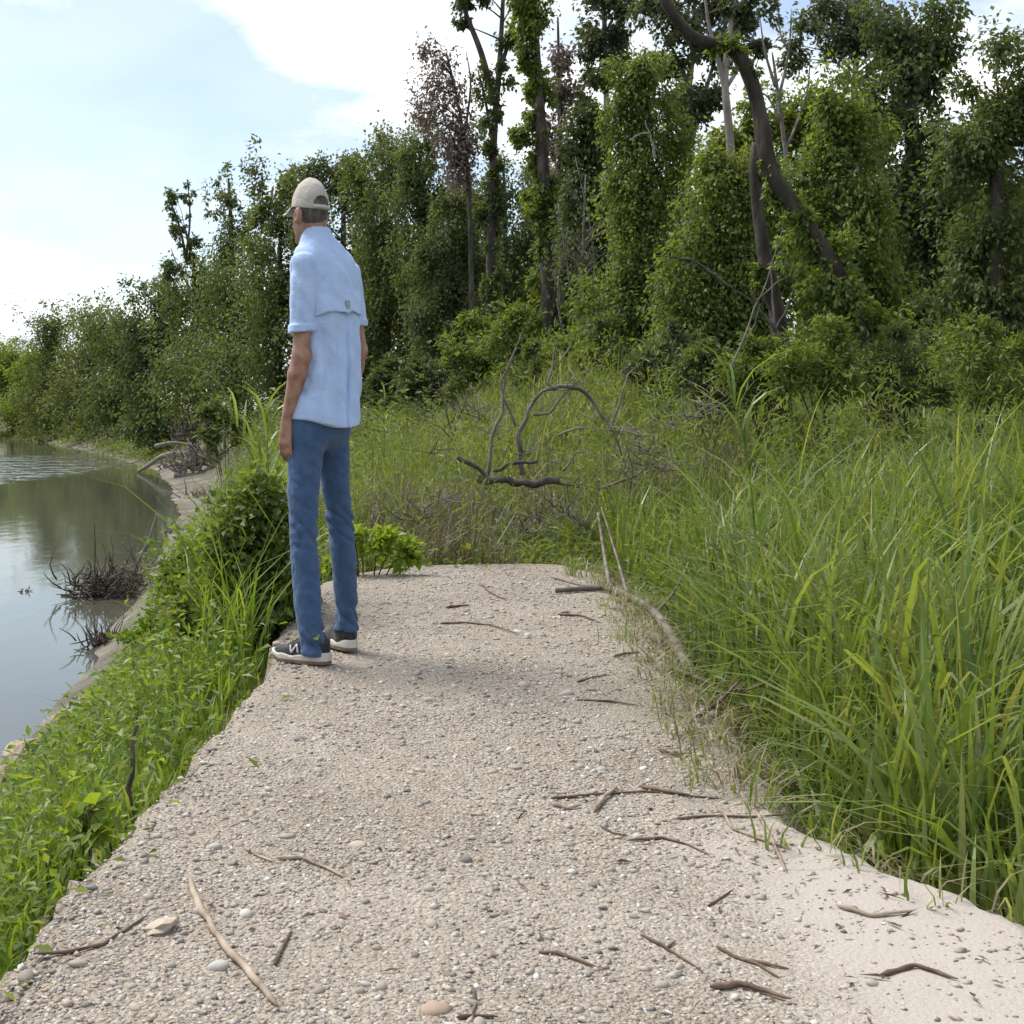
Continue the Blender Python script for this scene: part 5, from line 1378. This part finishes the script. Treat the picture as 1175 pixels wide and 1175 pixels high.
def shoe(f0, th, outer):
    c, d_ = f0[0], f0[1]
    s_ = np.array([d_[1], -d_[0], 0])                      # to the wearer's right
    Lh, Lt = -0.065, 0.185                                # heel and toe along d_
    def loc(X, Y, Z):
        dx_, dy_ = X - c[0], Y - c[1]
        return dx_ * d_[0] + dy_ * d_[1], dx_ * s_[0] + dy_ * s_[1], Z - c[2]
    def plan(t, w, grow=0.0):
        tt = np.clip((t - Lh) / (Lt - Lh), 0, 1)
        hw = (0.034 + 0.010 * np.sin(tt * 3.14) + 0.006 * smooth((tt - 0.45) / 0.3)) 
        mid_ = (Lh + Lt) / 2; hl = (Lt - Lh) / 2 + grow
        k = ((np.abs(t - mid_) / hl) ** 3.2 + (np.abs(w) / (hw + grow)) ** 2.6) ** (1 / 2.9)
        return (k - 1) * (hw + grow)
    def upper(X, Y, Z):
        t, w, z = loc(X, Y, Z)
        tt = np.clip((t - Lh) / (Lt - Lh), 0, 1)
        top = 0.100 - 0.040 * smooth((tt - 0.38) / 0.45) - 0.014 * smooth((tt - 0.85) / 0.15)
        sh_ = 1 - np.clip((z - 0.02) / (top - 0.02 + 1e-6), 0, 1.2) ** 2.4 * 0.42
        d = np.maximum(plan(t, w / np.maximum(sh_, 0.3)) , z - top + 0.9 * (np.abs(w) / 0.05) ** 2 * 0.012 * smooth((tt - 0.3) / 0.3))
        d = smin(d, cap_sd((X, Y, Z), c + np.array([0, 0, 0.06]), c + np.array([0, 0, 0.105]), 0.043, 0.040), 0.02)
        d = d + 0.0015 * np.exp(-((z - 0.055 - 0.12 * (t - 0.03)) / 0.004) ** 2)
        return np.maximum(d, np.maximum(0.018 - z, z - 0.118))
    def slab(z0, z1, grow, wob):
        z1 = z1 + 0.004 if wob else z1
        def f(X, Y, Z):
            t, w, z = loc(X, Y, Z)
            tt = np.clip((t - Lh) / (Lt - Lh), 0, 1)
            up = z1 + 0.012 * smooth((0.3 - tt) / 0.3) + wob * np.sin(tt * 19) * 0.003
            toe = 0.012 * smooth((tt - 0.8) / 0.2)
            return np.maximum(plan(t, w, grow), np.maximum(z0 + toe - z, z - up - toe))
        return f
    lo, hi = c + np.array([-0.24, -0.24, -0.01]), c + np.array([0.24, 0.24, 0.135])
    V, F = surface_net(upper, lo, hi, 0.0042)
    o = obj('shoe', np_mesh('shoe', V, F), M['shoe'], person)
    V, F = surface_net(slab(0.014, 0.030, 0.005, 1.0), lo, hi, 0.0042); obj('midsole', np_mesh('midsole', V, F), M['midsole'], o)
    V, F = surface_net(slab(0.0, 0.0165, 0.0035, 0.0), lo, hi, 0.0042); obj('outsole', np_mesh('outsole', V, F), M['outsole'], o)
    # letter on the outer side and laces
    def pr(t, z, off=0.0015):
        p = march(upper, c + d_ * t + s_ * outer * 0.12 + np.array([0, 0, z]), -s_ * outer)
        return p + s_ * outer * off
    zl, zh = 0.042, 0.074
    Np = [(0.050, zl), (0.059, zh), (0.080, zl), (0.089, zh - 0.006)]
    parts = []
    for a_, b_ in ((0, 1), (1, 2), (2, 3)):
        seg_ = [pr(Np[a_][0] * (1 - q_) + Np[b_][0] * q_, Np[a_][1] * (1 - q_) + Np[b_][1] * q_) for q_ in np.linspace(0, 1, 5)]
        parts.append(tube(np.array(seg_), 0.0036, 6))
    V, Fs = join(parts); obj('emblem', np_mesh('emblem', V, Fs), M['emblem'], o)
    parts = []
    for q_ in range(4):
        t_ = 0.055 + q_ * 0.020
        pts = []
        for w_ in np.linspace(-0.024, 0.024, 7):
            pts.append(march(upper, c + d_ * (t_ + 0.006 * (1 if w_ > 0 else -1)) + s_ * w_ + np.array([0, 0, 0.15]), np.array([0, 0, -1.0]), 60, 0.7) + np.array([0, 0, 0.002]))
        parts.append(tube(np.array(pts), 0.0028, 5))
    V, Fs = join(parts); obj('laces', np_mesh('laces', V, Fs), M['lace'], o)
shoe(footL, 0, -1)
shoe(footR, 0, 1)

# ------------------------------------------------------------------ sticks and dead wood
def stick(label, pts, r, mat='stick_brown', name='stick', r1=0.5, lift=0.0, group=None):
    r = r * 0.8
    p = np.array([on_ground(a, b, 0.0) for a, b in pts])
    p[:, 2] = path_z(p[:, 0], p[:, 1]) + r * 0.75 + lift
    p[:, 2] += np.abs(rng.normal(0, r * 0.3, len(p)))
    org = p.mean(0); org[2] = 0
    n_ = len(p); t_ = np.linspace(0, n_ - 1, (n_ - 1) * 4 + 1)
    p = np.stack([np.interp(t_, np.arange(n_), p[:, k]) for k in range(3)], 1)
    p[1:-1] += rng.normal(0, r * 0.15, (len(p) - 2, 3)) * np.array([1, 1, 0.25])
    rr = np.interp(t_, [0, n_ - 1], [r, r * r1]) * (1 + 0.22 * (rng.random(len(t_)) < 0.15)) * rng.uniform(0.88, 1.08, len(t_))
    rr[0] *= 0.45; rr[-1] *= 0.30
    V, Fs = tube(p - org, rr, 8, 0.22, int(pts[0][0]), 2)
    o = tag(obj(name, np_mesh(name, V, Fs), M[mat]), label, 'stick', group)
    o.location = org
    return o
stick('long thick pale stick lying toward the camera at lower left', [(218, 1012), (228, 1042), (250, 1078), (285, 1118), (318, 1158)], 0.0088, 'stick', r1=0.9)
stick('dark slim curved twig at the lower left edge of the path', [(38, 1097), (80, 1096), (118, 1086), (145, 1070), (170, 1054)], 0.0048)
stick('short pale stick left part of a broken pair mid left', [(282, 976), (297, 984), (314, 992)], 0.0052, 'stick')
stick('bent pale stick right part of a broken pair mid left', [(318, 989), (345, 988), (370, 995), (396, 1006)], 0.0060, 'stick')
stick('small piece of dark bark right of the thick pale stick', [(316, 1108), (322, 1090), (335, 1066)], 0.0065)
stick('long brown stick lying across the gravel at middle right', [(632, 917), (665, 914), (690, 910), (740, 908), (832, 917)], 0.0056)
stick('stubby brown stick tilted across the long brown one', [(682, 934), (694, 916), (708, 902)], 0.0088, 'stick')
stick('knobbly brown stick just left of the stubby one', [(634, 924), (652, 928), (666, 926)], 0.0085, 'stick')
stick('dark twig in the litter right of the stubby stick', [(735, 902), (762, 910), (792, 914)], 0.0070)
stick('thin dark twig below the long brown stick', [(720, 966), (760, 962), (790, 970), (815, 982)], 0.0042)
stick('short twig below the stubby brown stick', [(690, 950), (705, 958), (722, 960)], 0.0040)
stick('dark twig near the right grass, level with the stubby stick', [(775, 942), (815, 938), (860, 940), (905, 938)], 0.0045)
stick('stout dark stick in the sand at lower right', [(815, 1132), (850, 1129), (875, 1137), (908, 1150)], 0.0080)
stick('crooked thin stick above the stout dark one in the sand', [(822, 1078), (845, 1090), (868, 1098), (895, 1118)], 0.0045)
stick('slim dark twig near the right picture part above the sand', [(850, 1092), (880, 1100), (906, 1106)], 0.0045)
stick('thin dark twig on the gravel at bottom centre', [(618, 1088), (640, 1090), (660, 1097), (684, 1106)], 0.0050)
stick('long thin twig left of the sand drift', [(735, 1068), (760, 1080), (785, 1094), (808, 1112)], 0.0040)
stick('tiny twig beside the long thin twig', [(764, 1082), (776, 1074)], 0.0040)
stick('short twig pointing to the camera at bottom centre', [(542, 1132), (546, 1150), (542, 1166)], 0.0040)
stick('short dark twig at the very bottom centre edge', [(524, 1170), (548, 1167), (572, 1168)], 0.0050)
stick('little twig with a fork in the sand at right', [(812, 1036), (826, 1028), (842, 1020)], 0.0036)
stick('light grey stem arching from the right grass onto the gravel', [(822, 925), (842, 955), (870, 966), (908, 976)], 0.0050, 'stick')
stick('pale straight stem crossing the light grey one at right', [(868, 935), (885, 965), (902, 1002)], 0.0055, 'stick')
stick('fine twig on the gravel right of the man\'s heel', [(505, 717), (535, 716), (565, 719), (596, 729)], 0.0070)
stick('thin curved twig at the far end of the path', [(552, 672), (562, 682), (582, 692)], 0.0065)
stick('thin twig behind the reddish stone in mid path', [(662, 806), (700, 808), (734, 812)], 0.0055)
stick('dark stub of wood near the right grass in mid path', [(704, 757), (718, 754), (735, 752)], 0.0080)
stick('pale twig above the grey pebble in mid path', [(662, 785), (680, 780), (698, 776)], 0.0050)
stick('short brown twig at the far path left of the fallen branch', [(512, 700), (528, 698), (540, 698)], 0.0080)
stick('twig beside the fallen branch at the far right path edge', [(640, 706), (668, 708), (690, 716)], 0.0085)
stick('twig lying right of mid path near the dark stub', [(755, 862), (775, 868), (790, 866)], 0.0060)
stick('pale bent stick on the gravel beyond the right grass tip', [(960, 1040), (1000, 1052), (1050, 1050)], 0.0070, 'stick')
stick('dark twig in the sand at the lower right corner', [(1010, 1120), (1050, 1110), (1100, 1125)], 0.0060)

def branchwork(name, label, D, limbs, mat, cat='branch', ref=None, sides=7, wob=0.15):
    """dead branches given as (r0, r1, [(px, py, dD)...]) at distance D, one child mesh per limb"""
    if ref is None: ref = limbs[0][2][0]
    p0 = at(ref[0], ref[1], D)
    root = thing(name, label, cat, p0)
    for k, (r0, r1, pts) in enumerate(limbs):
        p = np.array([at(q_[0], q_[1], D + (q_[2] if len(q_) > 2 else 0)) for q_ in pts])
        if D < 20: r0, r1 = r0 * 0.8, min(r1 * 0.6, 0.006) if cat != 'log' else r1
        if D < 20 and r0 > 0.007:
            n_ = len(p); t_ = np.linspace(0, n_ - 1, (n_ - 1) * 3 + 1)
            p = np.stack([np.interp(t_, np.arange(n_), p[:, q_]) for q_ in range(3)], 1); p[1:] += rng.normal(0, r0 * 0.32, (len(p) - 1, 3))
        V, Fs = tube(p - p0, np.linspace(r0, r1, len(p)), sides, wob, k, 3)
        obj('limb', np_mesh('limb', V, Fs), M[mat], root)
    return root
def twigs(D, seeds, n, spread, L):
    out = []
    for k in range(n):
        s0 = seeds[rng.integers(len(seeds))]
        a0 = (s0[0] + rng.normal(0, 4), s0[1] + rng.normal(0, 4), rng.normal(0, 0.1))
        an = rng.uniform(-3.0, 0.1)
        l_ = L * rng.uniform(0.4, 1)
        a1 = (a0[0] + math.cos(an) * l_ * 0.5 + rng.normal(0, spread), a0[1] + math.sin(an) * l_ * 0.5, a0[2] + rng.normal(0, 0.15))
        a2 = (a0[0] + math.cos(an) * l_ + rng.normal(0, spread), a0[1] + math.sin(an) * l_, a0[2] + rng.normal(0, 0.3))
        out.append((0.0055 if D < 20 else 0.09, 0.002 if D < 20 else 0.03, [a0, a1, a2]))
    return out

branchwork('fallen_branch', 'dead branch with big arching limbs in the middle of the grass', 9.6, [
    (0.028, 0.016, [(600, 545), (595, 500), (606, 470), (622, 450), (630, 440), (640, 392)]),
    (0.024, 0.012, [(628, 446), (650, 442), (670, 450), (690, 475), (705, 500), (718, 530)]),
    (0.016, 0.006, [(612, 476), (630, 474), (645, 455), (660, 440), (675, 432)]),
    (0.020, 0.010, [(560, 545), (565, 500), (576, 470), (580, 430), (592, 400)]),
    (0.014, 0.006, [(592, 490), (574, 440), (585, 415), (600, 380)]),
    (0.014, 0.005, [(700, 495), (712, 460), (720, 430), (738, 415)]),
    (0.012, 0.005, [(640, 500), (660, 492), (680, 490), (690, 500)]),
    (0.012, 0.005, [(646, 540), (662, 520), (682, 515)]),
    (0.010, 0.004, [(640, 420), (655, 395), (652, 375)]),
] + twigs(9.6, [(600, 520), (620, 470), (650, 450), (690, 480), (570, 500), (640, 530)], 30, 8, 40), 'dead_wood')
branchwork('fallen_log', 'dark fallen log lying in the grass under the arching limbs', 9.4, [
    (0.038, 0.030, [(548, 548), (580, 552), (610, 556), (640, 552)]), (0.026, 0.016, [(524, 525), (545, 535), (560, 548)]), (0.022, 0.012, [(566, 540), (590, 532), (618, 530)]),
    (0.018, 0.008, [(636, 552), (668, 560), (700, 566)])], 'dead_dark', 'log')
branchwork('dead_shrub', 'thin dead shrub with upright stems left in the clearing', 11, [
    (0.010, 0.004, [(520, 500), (508, 460), (500, 420)]), (0.010, 0.004, [(520, 500), (530, 470), (540, 440)]), (0.008, 0.003, [(519, 505), (505, 490), (490, 485)]),
] + twigs(11, [(515, 490), (506, 450), (530, 470), (500, 520)], 22, 4, 50), 'dead_dark', 'dead shrub')
branchwork('dead_brush', 'tangle of dead brush in the grass near the right cane', 9.0, twigs(9.0, [(720, 540), (740, 520), (700, 560), (760, 540), (730, 500)], 44, 14, 42) + [(0.014, 0.006, [(690, 560), (730, 545), (770, 520)]), (0.012, 0.005, [(720, 580), (726, 540), (716, 500)])], 'dead_wood', 'dead brush')
branchwork('dead_branch', 'dark crooked branch hanging across the vines at right', 11.5, [
    (0.028, 0.018, [(906, 405), (885, 370), (862, 345), (838, 330)]), (0.018, 0.008, [(838, 330), (815, 312), (795, 298), (772, 295), (752, 294)]), (0.012, 0.005, [(800, 300), (785, 306), (775, 318)]),
    (0.012, 0.005, [(872, 352), (860, 330), (845, 322)]), (0.014, 0.005, [(890, 378), (905, 350), (915, 320)])], 'dead_dark')
branchwork('dead_sapling', 'pale thin dead stems leaning in front of the crooked trunk', 11, [
    (0.014, 0.005, [(838, 425), (860, 370), (880, 320), (898, 262)]), (0.010, 0.004, [(868, 345), (890, 325), (908, 315)]), (0.010, 0.004, [(850, 400), (866, 372), (872, 350)]), (0.012, 0.005, [(888, 372), (886, 330), (884, 300)])], 'dead_wood', 'dead stem')
branchwork('dead_twig', 'forked white dead branch high in the vine tower', 19, [(0.03, 0.012, [(752, 182), (748, 160), (741, 138)]), (0.022, 0.008, [(746, 152), (732, 155), (722, 161)])], 'bark_pale', 'dead branch')
# branch lying half on the path at its far right corner
p = [on_ground(a, b) for a, b in ((792, 776), (770, 735), (748, 708), (715, 686), (690, 678), (640, 682))]
def ground_branch(name, label, lists, mat, cat='branch'):
    allp = [[on_ground(a, b) + np.array([0, 0, h]) for a, b, h in l_[2]] for l_ in lists]
    p0 = np.array(allp[0][0]); p0[2] = 0
    root = thing(name, label, cat, p0)
    for k, (l_, pp_) in enumerate(zip(lists, allp)):
        V, Fs = tube(np.array(pp_) - p0, np.linspace(l_[0], l_[1], len(pp_)), 7, 0.18, k, 4)
        obj('limb', np_mesh('limb', V, Fs), M[mat], root)
ground_branch('fallen_branch', 'crooked grey branch lying on the far right corner of the path', [
    (0.024, 0.014, [(792, 776, 0.02), (768, 735, 0.03), (748, 710, 0.04), (715, 688, 0.03), (690, 680, 0.025), (638, 682, 0.02)]),
    (0.014, 0.008, [(700, 684, 0.03), (694, 664, 0.12), (686, 640, 0.30)]), (0.010, 0.004, [(720, 690, 0.03), (708, 668, 0.14), (690, 640, 0.34)]),
    (0.010, 0.005, [(690, 681, 0.03), (660, 676, 0.03), (632, 668, 0.03)]), (0.009, 0.004, [(752, 714, 0.04), (775, 700, 0.10), (790, 690, 0.2)])], 'dead_wood')
ground_branch('fallen_branch', 'dead stick poking out of the right grass beside mid path', [
    (0.012, 0.008, [(905, 750, 0.32), (880, 720, 0.34), (862, 690, 0.34)]), (0.008, 0.004, [(880, 722, 0.34), (872, 745, 0.24), (868, 775, 0.12)])], 'dead_wood')
ground_branch('dead_brush', 'dark roots and litter at the foot of the right grass', [
    (0.010, 0.006, [(770, 775, 0.03), (790, 790, 0.05), (820, 800, 0.04)]), (0.009, 0.004, [(800, 830, 0.02), (826, 826, 0.06), (850, 815, 0.10)]),
    (0.007, 0.003, [(838, 800, 0.03), (860, 812, 0.06), (885, 812, 0.09)]), (0.006, 0.003, [(745, 740, 0.03), (770, 752, 0.04), (800, 748, 0.10)])], 'stick_brown', 'dead brush')
# charred stake in the slope
branchwork('stake', 'dark charred stake upright in the grass beside the path edge', 3.35, [(0.013, 0.009, [(150, 960), (149, 915), (151, 880), (154, 833)])], 'dead_dark', 'stake')

for lb_, D_, sd_, nn in [('low tangle of dead twigs at the left far end of the path', 8.7, [(490, 590), (510, 575), (470, 600)], 34), ('brown brush pile behind the right far corner of the path', 8.5, [(620, 600), (650, 590), (600, 610), (670, 605)], 44),
                         ('dead twigs tangled in the grass below the crooked trunk', 9.8, [(790, 480), (810, 470), (770, 490)], 34), ('faint dead brush in the clearing left of the arching limbs', 12.5, [(555, 480), (540, 470), (570, 490)], 34),
                         ('dead stems caught in the roadside grass at right', 6.2, [(850, 640), (875, 620), (830, 660)], 26)]:
    branchwork('dead_brush', lb_, D_, twigs(D_, sd_, nn, 12, 46), 'dead_wood', 'dead brush')
# leaf and bark litter on the path, small chips in their hundreds
lp = scatter_path(1500, 7.5)
lp = lp[(rng.random(len(lp)) < 0.30 + 0.7 * smooth((lp[:, 0] - 0.3) / 0.8))]
P = np.stack([lp[:, 0], lp[:, 1], path_z(lp[:, 0], lp[:, 1]) + 0.006], 1)
n = len(P)
a = rng.uniform(0, 6.28, n)
V, F = leaf_geo(P, unit(np.stack([np.cos(a), np.sin(a), rng.normal(0, 0.12, n)], 1)), unit(np.stack([rng.normal(0, .3, n), rng.normal(0, .3, n), np.ones(n)], 1)), 0.018 * np.exp(rng.normal(0, 0.5, n)), 0.005 * np.exp(rng.normal(0, 0.4, n)))
o = obj('litter', np_mesh('litter', V, F, False), M['stick_brown'], path); o['kind'] = 'stuff'

# ------------------------------------------------------------------ driftwood by and in the river
Dw = lambda py: (CAM_H - WATER) * FOC / (py - HY)
def tangle(name, label, px_, py_, w, h, n, r, mat, extra=(), cat='driftwood', up=0.6):
    D = Dw(py_)
    p0 = at(px_, py_, D)
    root = thing(name, label, cat, p0)
    s = D / FOC
    parts = []
    for k in range(n):
        a0 = np.array([rng.normal(0, w * 0.35), rng.normal(0, w * 0.3), abs(rng.normal(0, h * 0.25))]) * s
        dv = unit((rng.normal(0, 1, 3) + np.array([0, 0, up]))[None])[0]
        L_ = rng.uniform(0.25, 0.7) * (w + h) * 0.5 * s
        a1 = a0 + dv * L_ * 0.5 + rng.normal(0, 0.12, 3) * L_
        a2 = a1 + dv * L_ * 0.5 + rng.normal(0, 0.2, 3) * L_
        for q_ in (a0, a1, a2): q_[2] = max(q_[2], -0.15)
        parts.append(tube(np.array([a0, a1, a2]), [r, r * 0.7, r * 0.3], 5, 0.1, k, 2))
    V, Fs = join(parts); o = obj("roots", np_mesh("roots", V, Fs), M[mat], root); o["kind"] = "stuff"
    for k, (r0, r1, pts) in enumerate(extra):
        p = np.array([at(q_[0], q_[1], D + (q_[2] if len(q_) > 2 else 0)) for q_ in pts]) - p0
        V, Fs = tube(p, np.linspace(r0, r1, len(p)), 7, 0.15, k, 4); obj('limb', np_mesh('limb', V, Fs), M[mat if k % 2 else 'dead_wood'], root)
    return root
tangle('driftwood', 'dark root clump with bare stems standing in the shallow water', 117, 684, 56, 46, 240, 0.022, 'dead_dark',
       [(0.03, 0.012, [(70, 683), (95, 682), (130, 684), (170, 676)]), (0.022, 0.008, [(108, 672), (109, 630), (108, 598)]), (0.014, 0.006, [(96, 668), (102, 645), (112, 620)]),
        (0.012, 0.005, [(76, 682), (75, 665), (70, 655)]), (0.010, 0.004, [(80, 682), (84, 668), (82, 660)]), (0.014, 0.005, [(118, 670), (130, 640), (126, 612)]), (0.012, 0.005, [(130, 660), (120, 630), (112, 615)])])
tangle('driftwood', 'pale forked driftwood branches beside the dark root clump', 162, 676, 70, 40, 90, 0.020, 'bark_pale',
       [(0.045, 0.02, [(170, 690), (160, 655), (150, 635), (140, 622)]), (0.04, 0.016, [(150, 660), (168, 625), (175, 605), (180, 590)]), (0.03, 0.012, [(165, 635), (172, 622), (170, 610)]),
        (0.05, 0.03, [(165, 690), (185, 660), (205, 635), (215, 628)]), (0.03, 0.015, [(130, 662), (148, 660), (165, 648)])])
tangle('driftwood', 'small dark root tangle in the water nearer the bank', 118, 742, 34, 26, 110, 0.016, 'dead_dark',
       [(0.014, 0.005, [(130, 742), (140, 715), (143, 695)]), (0.012, 0.005, [(128, 742), (135, 720), (146, 705)]), (0.012, 0.005, [(112, 744), (98, 735), (92, 742)])])
tangle('driftwood', 'little twig cluster floating far out on the water', 28, 679, 10, 8, 18, 0.012, 'dead_wood')
for lb, a, b, w, h in [('dark upturned root ball on the far shore, left one of the pair', 42, 501, 9, 10), ('dark upturned root ball on the far shore, right one of the pair', 73, 505, 10, 10)]:
    tangle('root_ball', lb, a, b, w, h, 120, 0.12, 'dead_dark')
def bank_z_at(px_, py_guess, D):
    X = at(px_, 0, D)[0]
    return float(ground_z(np.array(X), np.array(D)))
def drift(label, D, limbs, mat='dead_wood', n=0, seeds=None, L=25):
    return branchwork('driftwood', label, D, limbs + (twigs(D, seeds, n, 3, L) if n else []), mat, 'driftwood', sides=6)
def scale_r(D, l_): return l_
drift('long pale log reaching from the bank over the water', 88, [(0.30, 0.12, [(222, 521), (200, 521), (185, 524), (172, 533), (158, 541)]), (0.16, 0.06, [(200, 521), (212, 516), (222, 512)])], 'bark_pale')
drift('pile of grey driftwood logs stranded on the mud bank', 78, [(0.22, 0.1, [(200, 545), (225, 545), (245, 535), (270, 520)]), (0.2, 0.1, [(205, 540), (228, 530), (262, 528)]), (0.18, 0.08, [(215, 528), (212, 540), (214, 546)]),
      (0.2, 0.08, [(230, 548), (248, 530), (262, 515)]), (0.14, 0.06, [(222, 535), (240, 520), (246, 508)]), (0.16, 0.08, [(178, 512), (200, 508), (222, 512)])], 'bark_pale', 70, [(205, 538), (225, 535), (240, 528), (255, 525)], 30)
drift('heap of washed up branches higher on the bank under the trees', 92, [(0.2, 0.1, [(200, 500), (222, 496), (248, 494)]), (0.18, 0.08, [(208, 496), (225, 490), (240, 492)]), (0.16, 0.08, [(218, 506), (218, 497), (222, 490)])], 'dead_wood', 60, [(210, 500), (225, 496), (240, 495)], 26)
drift('dark brushwood below the far bank trees near the waterline', 115, [(0.25, 0.1, [(165, 515), (178, 508), (192, 512)]), (0.2, 0.1, [(160, 505), (170, 500), (182, 508)])], 'dead_dark', 40, [(170, 510), (185, 512), (158, 508)], 20)

for lb_, a_, b_, w_, h_, n_, r_ in [('grey snag of branches on the far shore left of the long log', 140, 521, 22, 10, 60, 0.10), ('low washed up brush at the waterline by the far trees', 104, 514, 18, 7, 50, 0.12),
                                   ('tangled driftwood on the mud spit beside the man', 236, 574, 34, 14, 70, 0.05), ('stranded brown branches at the tip of the mud bank', 205, 612, 26, 14, 60, 0.035),
                                   ('brushy driftwood just right of the long pale log', 196, 540, 24, 12, 60, 0.08)]:
    tangle('driftwood', lb_, a_, b_, w_, h_, n_, r_, 'bark_pale', up=0.15)
# broken concrete and rock at the water's edge, lower left
def rock(label, px_, py_, D, s, seed):
    V, F = ico(3)
    d = 1 + 0.28 * noise3(V[:, 0] * 1.3, V[:, 1] * 1.3, V[:, 2] * 1.3, seed) + 0.07 * noise3(V[:, 0] * 5, V[:, 1] * 5, V[:, 2] * 5, seed + 1)
    V = np.sign(V) * np.abs(V) ** 0.8 * d[:, None] * np.array(s)
    o = tag(obj('rock', np_mesh('rock', V, F), M['rock']), label, 'rock')
    o.location = at(px_, py_, D); o.rotation_euler = (0.1, 0.25, seed)
M['rock'] = solid('rock', [(0.17, 0.125, 0.09), (0.30, 0.24, 0.18), (0.40, 0.33, 0.26)], 3.0, 0.9, 0.6, 16, dist=0.05)
rock('brown slab of rock at the left picture edge by the water', 4, 900, 12.6, (0.32, 0.40, 0.22), 3)
rock('pale leaning rock beside the brown slab', 34, 880, 12.4, (0.16, 0.34, 0.26), 9)
